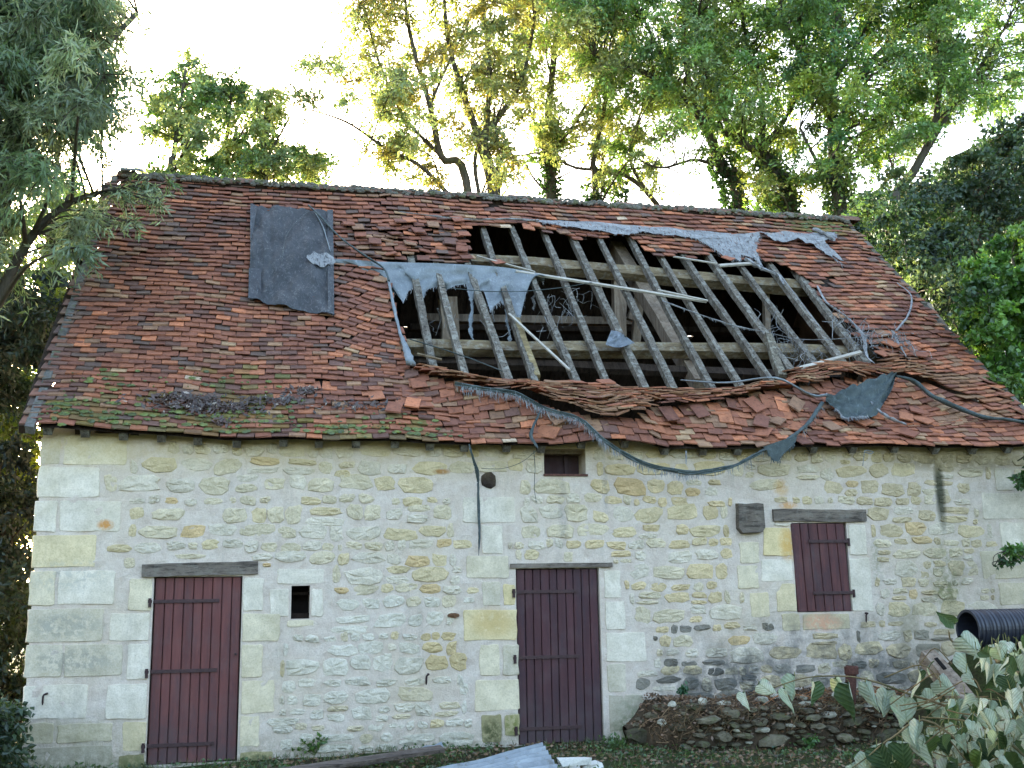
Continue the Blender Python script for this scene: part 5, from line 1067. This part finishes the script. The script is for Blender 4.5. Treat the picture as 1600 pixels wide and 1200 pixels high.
for i in range(60):
    px, py = random.uniform(1200, 1480), random.uniform(1085, 1120); p = WP(px, py, random.uniform(-1, -.5)); p[2] = TOPZ(p[0]) + .01; d = np.array([random.gauss(0, .2), random.gauss(0, .1), random.uniform(0, .1)]); b.tube([p - d, p, p + d], .005, 3, lin(150, 104, 70) * random.uniform(.5, 1.3), False)
b.build('roots', M_BARK, rw, kind='stuff')
# leaf mould on the bank
b = MB(); n = 2600; X_ = RNG.uniform(RX0 + .02, 9.6, n); P = np.stack([X_, RNG.uniform(-1.15, -.1, n), np.zeros(n)], 1)
for i in range(n): P[i, 2] = TOPZ(X_[i]) * (1.0 if P[i, 1] > -.9 else random.uniform(.3, 1)) + .012
leafblock(b, P, RNG.normal(size=(n, 3)) * np.array([1, 1, .5]), .05, .028, np.clip(np.array([lin(112, 84, 62)]) * RNG.uniform(.4, 1.5, (n, 1)), 0, 1)); b.build('leaf_mould', M_MOSS, rw, kind='stuff')
# rusty post
t = thing('metal_post', 'short rusty iron post with a collar standing on the earth bed', 'post', tuple(WP(1330, 1118, -1.0))); p = WP(1330, 1118, -1.0); p[2] = TOPZ(p[0]) - .1; q = WP(1330, 1040, -1.0); b = MB(); b.tube([p, q], [.062, .06], 10, (.7, .7, .7), True, .03); b.build('shaft', M_RUST, t)
b = MB(); q2 = q - np.array([0, 0, .005]); b.tube([q2 - [0, 0, .09], q2 - [0, 0, .085], q2 - [0, 0, .01], q2], [.064, .078, .078, .066], 10, (.85, .8, .8), True, .05); b.build('collar', M_RUST, t)
# earth bank at the right carrying the pipe
b = MB(); xs = np.linspace(7.3, 14, 40); ys = np.linspace(-4.4, -1.0, 24); G = []
for x in xs: G.append([b.vert((x, y, -.1 + (1.14 * smooth(8.9 + .35 * max(0, -y - 1.6), 9.9 + .35 * max(0, -y - 1.6), x)) * smooth(-4.2, -3.0, y) * (1 - .25 * smooth(-1.9, -1.0, y)) + .05 * wob(x * 3, y * 3)), (.8, .8, .8)) for y in ys])
for i in range(39):
    for j in range(23): b.face(G[i][j], G[i + 1][j], G[i + 1][j + 1], G[i][j + 1])
b.build('bank', M_GROUND, None, True, kind='structure')
# corrugated pipe
pc = WP(1512, 984, -2.3); PR = 31 * np.linalg.norm((pc - CAM) @ fw) / FPX; pp = thing('corrugated_pipe', 'black ribbed plastic drain pipe lying on the bank with its open mouth to the left', 'pipe', tuple(pc)); b = MB(); n = 36; rings = []; xs = np.arange(0, 3.2, .0105)
def ringv(x, r, cut=True): return [b.vert(pc + np.array([x + (.10 * max(0, -math.sin(t) - .35) if cut and x < .04 else 0) - (.0), math.cos(t) * r, math.sin(t) * r]), (1, 1, 1)) for t in np.arange(n) * 2 * math.pi / n]
for i, x in enumerate(xs):
    ph = (x % .042) / .042; r = PR * (1.0 if ph < .5 else .925); rings.append(ringv(x, r))
inner = [ringv(x, PR * .87) for x in (0.0, .05, .5, 1.2, 3.2)]
for k in range(len(rings) - 1):
    for q in range(n): b.face(rings[k][q], rings[k][(q + 1) % n], rings[k + 1][(q + 1) % n], rings[k + 1][q])
for k in range(4):
    for q in range(n): b.face(inner[k][(q + 1) % n], inner[k][q], inner[k + 1][q], inner[k + 1][(q + 1) % n])
for q in range(n): b.face(rings[0][(q + 1) % n], rings[0][q], inner[0][q], inner[0][(q + 1) % n])
b.build('tube', M_PIPE, pp)
M_OLDBEAM = wood_mat('old_beam_wood', lin(100, 86, 74), lin(150, 136, 122), .15, (.5, .5, 1), lin(58, 48, 42), 9, .6)
# old beam leaning on the bank
A, B_ = WP(1446, 1024, -2.9), WP(1580, 1180, -3.8); t = thing('old_beam', 'split grey brown timber with a mortise slot leaning among the wilted leaves', 'beam', tuple(B_)); ax = (B_ - A) / np.linalg.norm(B_ - A); up = np.cross(RT, ax); up = UP * .8 - fw * .5; sdv = np.cross(ax, up); sdv /= np.linalg.norm(sdv); up = np.cross(sdv, ax)
b = MB(); W_, H_ = .14, .17; LB = np.linalg.norm(B_ - A)
sections = []
for s_ in np.linspace(0, 1, 13):
    c = A + (B_ - A) * s_; k = 1 - .12 * (s_ < .02); sections.append([b.vert(c + sdv * W_ / 2 * x * k * random.uniform(.93, 1.05) + up * H_ / 2 * y * k * random.uniform(.93, 1.05), (1, .95, .9)) for x, y in ((-1, -1), (1, -1), (1, 1), (-1, 1))])
for k in range(12):
    for q in range(4): b.face(sections[k][q], sections[k][(q + 1) % 4], sections[k + 1][(q + 1) % 4], sections[k + 1][q])
b.face(*sections[0][::-1]); b.face(*sections[-1]); b.build('timber', M_OLDBEAM, t)
b = MB(); b.box(A + ax * .2 + up * H_ / 2, ax * .07, sdv * .017, up * .012, (.25, .22, .2)); b.build('mortise', M_HOLE, t)

# wilted lime branches in front: every leaf is a part
def wilt_mat():
    m, n, _, _ = mat('wilted_leaf'); N = NB(n); g = N.node('ShaderNodeNewGeometry'); tc = N.node('ShaderNodeTexCoord'); oi = N.node('ShaderNodeObjectInfo'); P = N.pos()
    sp = N.node('ShaderNodeSeparateXYZ'); N.l.new(tc.outputs['Object'], sp.inputs[0]); ax_ = N.math('ABSOLUTE', sp.outputs[0]); k = N.math('SINE', N.math('MULTIPLY', N.math('ADD', N.math('MULTIPLY', ax_, -.9), sp.outputs[2]), 46))
    vein = N.rng(k, .72, .98); rib = N.rng(ax_, .03, .012); vein = N.math('MAXIMUM', vein, rib)
    un = N.mix(N.rng(oi.outputs['Random'], 0, 1), lin(148, 158, 138), lin(182, 187, 168)); un = N.mix(N.math('MULTIPLY', vein, .75), un, lin(118, 130, 98)); un = N.mix(N.math('MULTIPLY', N.rng(N.noise(22, 4, .7, P), .58, .68), .6), un, lin(140, 118, 84))
    tp = N.mix(N.rng(oi.outputs['Random'], .2, 1), lin(54, 74, 50), lin(82, 104, 56)); tp = N.mix(N.math('MULTIPLY', vein, .3), tp, lin(110, 130, 84))
    c = N.mix(g.outputs['Backfacing'], un, tp); c = N.mix(1, c, N.ramp(N.noise(30, 4, .7, P), [(.3, (.75, .76, .74)), (.6, (1.08, 1.08, 1.05))]), 'MULTIPLY'); c = N.mix(.9, c, N.mix(1, c, N.col(), 'MULTIPLY'))
    bs = N.node('ShaderNodeBsdfPrincipled'); N.l.new(c, bs.inputs['Base Color']); bs.inputs['Roughness'].default_value = .6; N.l.new(N.bump(k, .25, .05), bs.inputs['Normal'])
    tr = N.node('ShaderNodeBsdfTranslucent'); N.l.new(c, tr.inputs[0]); x = N.node('ShaderNodeMixShader'); x.inputs[0].default_value = .2; N.l.new(bs.outputs[0], x.inputs[1]); N.l.new(tr.outputs[0], x.inputs[2]); o = N.node('ShaderNodeOutputMaterial'); N.l.new(x.outputs[0], o.inputs[0]); return m
M_WILT = wilt_mat()
def leafmesh(i):
    rr = random.Random(i * 7 + 1); b = MB(); curl = rr.uniform(.3, 1.5); fold = rr.uniform(.15, .95); twist = rr.uniform(-.5, .5); tint = [(1, 1, 1), (1, 1, 1), (.9, .95, .85), (1.0, .98, .85), (.85, .9, .8), (1.2, 1.12, .7) if i < 6 else (.95, .92, .85)][i % 6]; rows = []
    prof_ = [(0.02, .04), (-.04, .30), (.10, .42), (.28, .46), (.46, .40), (.64, .28), (.82, .13), (1.0, .01)]
    for k, (z, wv) in enumerate(prof_):
        zz = max(z, 0); yb = curl * .35 * math.sin(zz * 2.2) * (zz ** 1.2); row = []
        for x in (-1, -.5, 0, .5, 1):
            ww = wv * abs(x) * (1 + rr.uniform(-.06, .06)); sx = math.copysign(1, x) if x else 0; fy = ww * fold * (1 + .5 * (abs(x) > .6) * curl); fx = ww * math.sqrt(max(.15, 1 - fold * fold * .8)); a_ = twist * zz
            px_, py_ = sx * fx, -yb * 1.0 + fy + rr.uniform(-.012, .012); row.append(b.vert((px_ * math.cos(a_) - py_ * math.sin(a_), px_ * math.sin(a_) + py_ * math.cos(a_), -(z + rr.uniform(-.035, .035) * (abs(x) > .6))), tuple(q * (1 - .28 * (abs(x) > .6) * rr.random()) for q in tint)))
        rows.append(row)
    for k in range(7):
        for x in range(4): b.face(rows[k][x], rows[k + 1][x], rows[k + 1][x + 1], rows[k][x + 1])
    m = b.mesh('wilted_leaf', True); m.materials.append(M_WILT); return m
LEAVES = [leafmesh(i) for i in range(12)]
YAWC = -YAW - .35
def put_leaf(parent, p, size, yaw=None, tilt=0.0, roll=0.0, flip=False, mi=None):
    o = link('leaf', LEAVES[random.randrange(12) if mi is None else mi], parent, p)
    yaw = YAWC + (random.gauss(0, .75) if yaw is None else yaw) + (math.pi if flip else 0); o.rotation_euler = (Matrix.Rotation(yaw, 3, 'Z') @ Matrix.Rotation(tilt, 3, 'X') @ Matrix.Rotation(roll, 3, 'Y')).to_euler(); o.scale = (size * random.uniform(.85, 1.1), size, size * random.uniform(.9, 1.1)); return o
def branch(label, base, paths, d):
    t = thing('fallen_branch', label, 'branch', tuple(base), 'wilted lime branches at the lower right'); b = MB(); out = []
    for P, r0, r1 in paths:
        Q = catmull([DP(p[0], p[1], p[2] if len(p) > 2 else d) for p in P], 5); b.tube(Q, list(np.linspace(r0, r1, len(Q))), 5, lin(124, 110, 82), True, .08); out.append(Q)
    b.build('stem', M_BARK, t, True); return t, out
def petiole(b, a_, c_): b.tube([a_, (np.array(a_) + c_) / 2 + np.array([0, 0, .01]), c_], .0022, 3, lin(128, 128, 84), False)
D0 = 5.6
t, _ = branch('long wilted twig with a row of pale hanging leaves in front of the stone wall', DP(1600, 1230, 5.4), [([(1620, 1260, 5.2), (1560, 1140, 5.4), (1480, 1104, 5.5), (1420, 1084), (1370, 1066), (1325, 1057), (1265, 1058), (1215, 1072), (1160, 1092)], .009, .002)], D0)
b = MB(); U_ = FPX / D0
for px, py, sz, yaw, roll, flip in ((1186, 1068, 28, .3, -.9, False), (1163, 1082, 30, 1.1, 0, False), (1226, 1076, 34, 1.2, .1, False), (1242, 1056, 40, .9, .35, False), (1268, 1066, 40, 1.2, 0, True), (1306, 1060, 42, .2, -.5, False), (1327, 1068, 54, -.5, .05, True), (1352, 1066, 44, .2, -.35, False), (1388, 1078, 40, .1, .3, False), (1382, 1088, 34, .5, 0, True), (1414, 1090, 44, .3, .15, False), (1440, 1084, 36, .1, -.8, False), (1455, 1100, 30, .2, .2, True), (1466, 1062, 40, .4, -.75, False), (1486, 1096, 40, -.2, .1, False), (1436, 1048, 44, 1.3, 0, True), (1462, 1104, 28, .4, -.6, False)):
    p = DP(px, py, D0 + random.uniform(-.06, .06)); put_leaf(t, p, sz / U_, yaw, 0, roll, flip); petiole(b, p + np.array([random.uniform(-.02, .02), 0, .02]), p)
b.build('petioles', M_BARK, t, kind='stuff')
t, _ = branch('lowest wilted twig reaching left along the bottom edge, half hidden in weeds', DP(1420, 1260, 5), [([(1600, 1260, 4.9), (1460, 1130, 5.0), (1395, 1152), (1352, 1185), (1310, 1215)], .007, .002)], 5.0)
U_ = FPX / 5.0; b = MB()
for px, py, sz, yaw, roll, flip in ((1420, 1136, 38, .1, -.25, False), (1437, 1128, 38, .2, .3, False), (1370, 1165, 52, -.2, .3, True), (1402, 1160, 50, 1.1, 0, False), (1410, 1160, 52, -.3, -.1, True), (1452, 1150, 44, .8, 0, True), (1445, 1150, 46, 1.0, 0, False), (1470, 1150, 34, .3, .4, True), (1357, 1180, 40, .6, .4, False), (1330, 1195, 28, .3, -.5, False), (1520, 1165, 48, -.3, -.3, True), (1540, 1170, 44, .2, .1, True), (1500, 1140, 36, .2, .2, False), (1395, 1190, 40, .1, .5, True), (1575, 1180, 46, .3, -.2, True)):
    p = DP(px, py, 5.0 + random.uniform(-.06, .06)); put_leaf(t, p, sz / U_, yaw, 0, roll, flip); petiole(b, p + np.array([0, 0, .03]), p)
b.build('petioles', M_BARK, t, kind='stuff')
t, _ = branch('dense heap of wilted pale leaves filling the lower right corner', DP(1640, 1300, 4.8), [([(1700, 1300, 4.6), (1600, 1060, 5.0), (1540, 1030, 5.3), (1490, 1004, 5.4), (1482, 985, 5.4)], .014, .003), ([(1700, 1300, 4.7), (1600, 1180, 4.9), (1520, 1130, 5.1), (1440, 1120, 5.2)], .01, .003), ([(1690, 1250, 4.7), (1600, 1110, 5.0), (1560, 1010, 5.2)], .01, .003), ([(1680, 1300, 4.6), (1560, 1210, 4.8), (1480, 1190, 5.0)], .008, .003)], 5.2)
b = MB(); poly = [(1480, 1120), (1500, 1070), (1510, 1040), (1545, 1018), (1620, 1006), (1640, 1210), (1480, 1210), (1450, 1160)]; k = 0
for px, py, sz, yaw, roll, flip in ((1491, 975, 34, .1, -2.2, True), (1450, 1045, 34, 1.2, 1.4, True), (1502, 994, 46, .3, -.7, False), (1545, 1010, 36, .9, -.4, True), (1582, 1020, 36, .3, -.8, False), (1508, 1022, 44, 1.0, .1, False)):
    put_leaf(t, DP(px, py, 5.35), sz * 5.35 / FPX, yaw, 0, roll, flip)
for q_ in range(26):
    x0, y0 = random.uniform(1470, 1600), random.uniform(1030, 1190); d_ = random.uniform(4.8, 5.5); b.tube(catmull([DP(x0, y0, d_), DP(x0 - random.uniform(10, 40), y0 - random.uniform(-20, 30), d_ + .05), DP(x0 - random.uniform(40, 90), y0 + random.uniform(-30, 30), d_ + .1)], 4), .003, 4, lin(120, 104, 76), False)
while k < 268:
    px, py = random.uniform(1430, 1640), random.uniform(1000, 1210)
    if not inpoly(px, py, poly): continue
    if abs((px - 1448) - (py - 1020) * .82 - 12) < 48 and py < 1105 and random.random() < .9: continue
    dd = random.uniform(4.7, 5.7); p = DP(px, py - 15, dd); k += 1; put_leaf(t, p, random.uniform(.05, .102), None, random.gauss(0, .3), random.gauss(0, .35), random.random() < .3); petiole(b, p + np.array([random.uniform(-.03, .03), random.uniform(-.02, .02), .04]), p)
b.build('petioles', M_BARK, t, kind='stuff')

# weeds and grass on the ground
b = MB(); n = 9000; X_ = RNG.uniform(-4.5, 9.2, n); Y_ = -RNG.uniform(0, 1, n) ** 1.5 * 3.6 - .02; P = np.stack([X_, Y_, np.array([gz(x, y) for x, y in zip(X_, Y_)])], 1); keep = (np.sin(X_ * 2.1 + 1) + np.sin(Y_ * 3 + X_) + RNG.normal(size=n) * .6) > -.7; P = P[keep]
leafblock(b, P, RNG.normal(size=(len(P), 3)) * .45 + np.array([0, 0, 1]), .085, .008, np.clip(np.array([lin(92, 102, 54)]) * RNG.uniform(.4, 1.5, (len(P), 1)), 0, 1)); b.build('grass', M_LEAF, kind='stuff')
b = MB(); n = 12000; X_ = RNG.uniform(-4.5, 9.0, n); Y_ = -RNG.uniform(.05, 3.2, n); keep = (np.sin(X_ * 3.3) + np.sin(Y_ * 4.1 + 2 * X_) + RNG.normal(size=n) * .8) > .75; P = np.stack([X_, Y_, np.array([gz(x, y) for x, y in zip(X_, Y_)]) + RNG.uniform(.01, .07, n)], 1)[keep]
leafblock(b, P, RNG.normal(size=(len(P), 3)) * np.array([1, 1, .4]), .05, .03, np.clip(np.array([lin(74, 98, 46)]) * RNG.uniform(.5, 1.5, (len(P), 1)), 0, 1)); b.build('weeds', M_LEAF, kind='stuff')
b = MB(); n = 5200; X_ = RNG.uniform(2.0, 9.0, n); Y_ = -RNG.uniform(.0, 3.4, n); P = np.stack([X_, Y_, np.array([gz(x, y) for x, y in zip(X_, Y_)]) + .012], 1); leafblock(b, P, RNG.normal(size=(n, 3)) * np.array([1, 1, .2]), .06, .03, np.clip(np.array([lin(124, 96, 70)]) * RNG.uniform(.35, 1.3, (n, 1)), 0, 1)); b.build('dead_leaves', M_MOSS, kind='stuff')
def weed(label, p, h, n, r, col, lf):
    t = thing('weed_plant', label, 'weed', tuple(p), 'weeds at the wall foot'); st = MB(); b = MB()
    for k in range(n):
        e_ = np.array(p) + np.array([random.gauss(0, r), random.gauss(0, r * .5), h * random.uniform(.5, 1.1)]); m_ = (np.array(p) + e_) / 2 + np.array([0, 0, h * .15]); st.tube([p, m_, e_], [.004, .003, .002], 3, lin(90, 100, 60), False); q = 12; tt = RNG.uniform(.25, 1, (q, 1)); P = np.array(p) * (1 - tt) ** 2 + 2 * m_ * tt * (1 - tt) + e_ * tt * tt; leafblock(b, P, RNG.normal(size=(q, 3)) + np.array([0, 0, .2]), lf[0], lf[1], np.clip(np.array([col]) * RNG.uniform(.6, 1.4, (q, 1)), 0, 1))
    st.build('stems', M_BARK, t); b.build('leaves', M_LEAF, t)
wy = -.12
weed('green weed tuft on the boards between the doors, nearest the left door', GP(492, 1180, .0), .2, 10, .12, lin(84, 116, 44), (.06, .035))
weed('low weed sprouting at the wall foot beside the metal scrap', GP(655, 1160, .02), .22, 7, .08, lin(74, 108, 46), (.06, .035))
weed('small dark leaved weed on top of the earth bed against the wall', np.array([WP(1066, 1090, -.2)[0], -.2, TOPZ(WP(1066, 1090, -.2)[0])]), .16, 6, .07, lin(60, 96, 60), (.07, .035))
weed('leafy weed growing from the face of the stone wall', WP(1265, 1170, -1.15), .14, 7, .07, lin(84, 124, 56), (.06, .03))
weed('leafy weed at the right foot of the dark door', GP(960, 1172, .0), .14, 7, .09, lin(78, 104, 46), (.05, .03))
# unseen wood added behind the viewer to block low sky light
b = MB(); n = 9000; X_ = RNG.uniform(-45, 50, n); Z_ = RNG.uniform(0, 1, n) ** .8 * (8.5 + 1.8 * np.sin(X_ * .31) + 1.2 * np.sin(X_ * .83 + 1)); P = np.stack([X_, -32 - RNG.uniform(0, 3.5, n) - 3 * np.cos(X_ * .05), Z_], 1)
leafblock(b, P, RNG.normal(size=(n, 3)), 1.0, .65, np.clip(np.array([lin(90, 112, 64)]) * RNG.uniform(.5, 1.3, (n, 1)), 0, 1)); b.build('sky_blocker_wood', M_LEAF, kind='stuff')
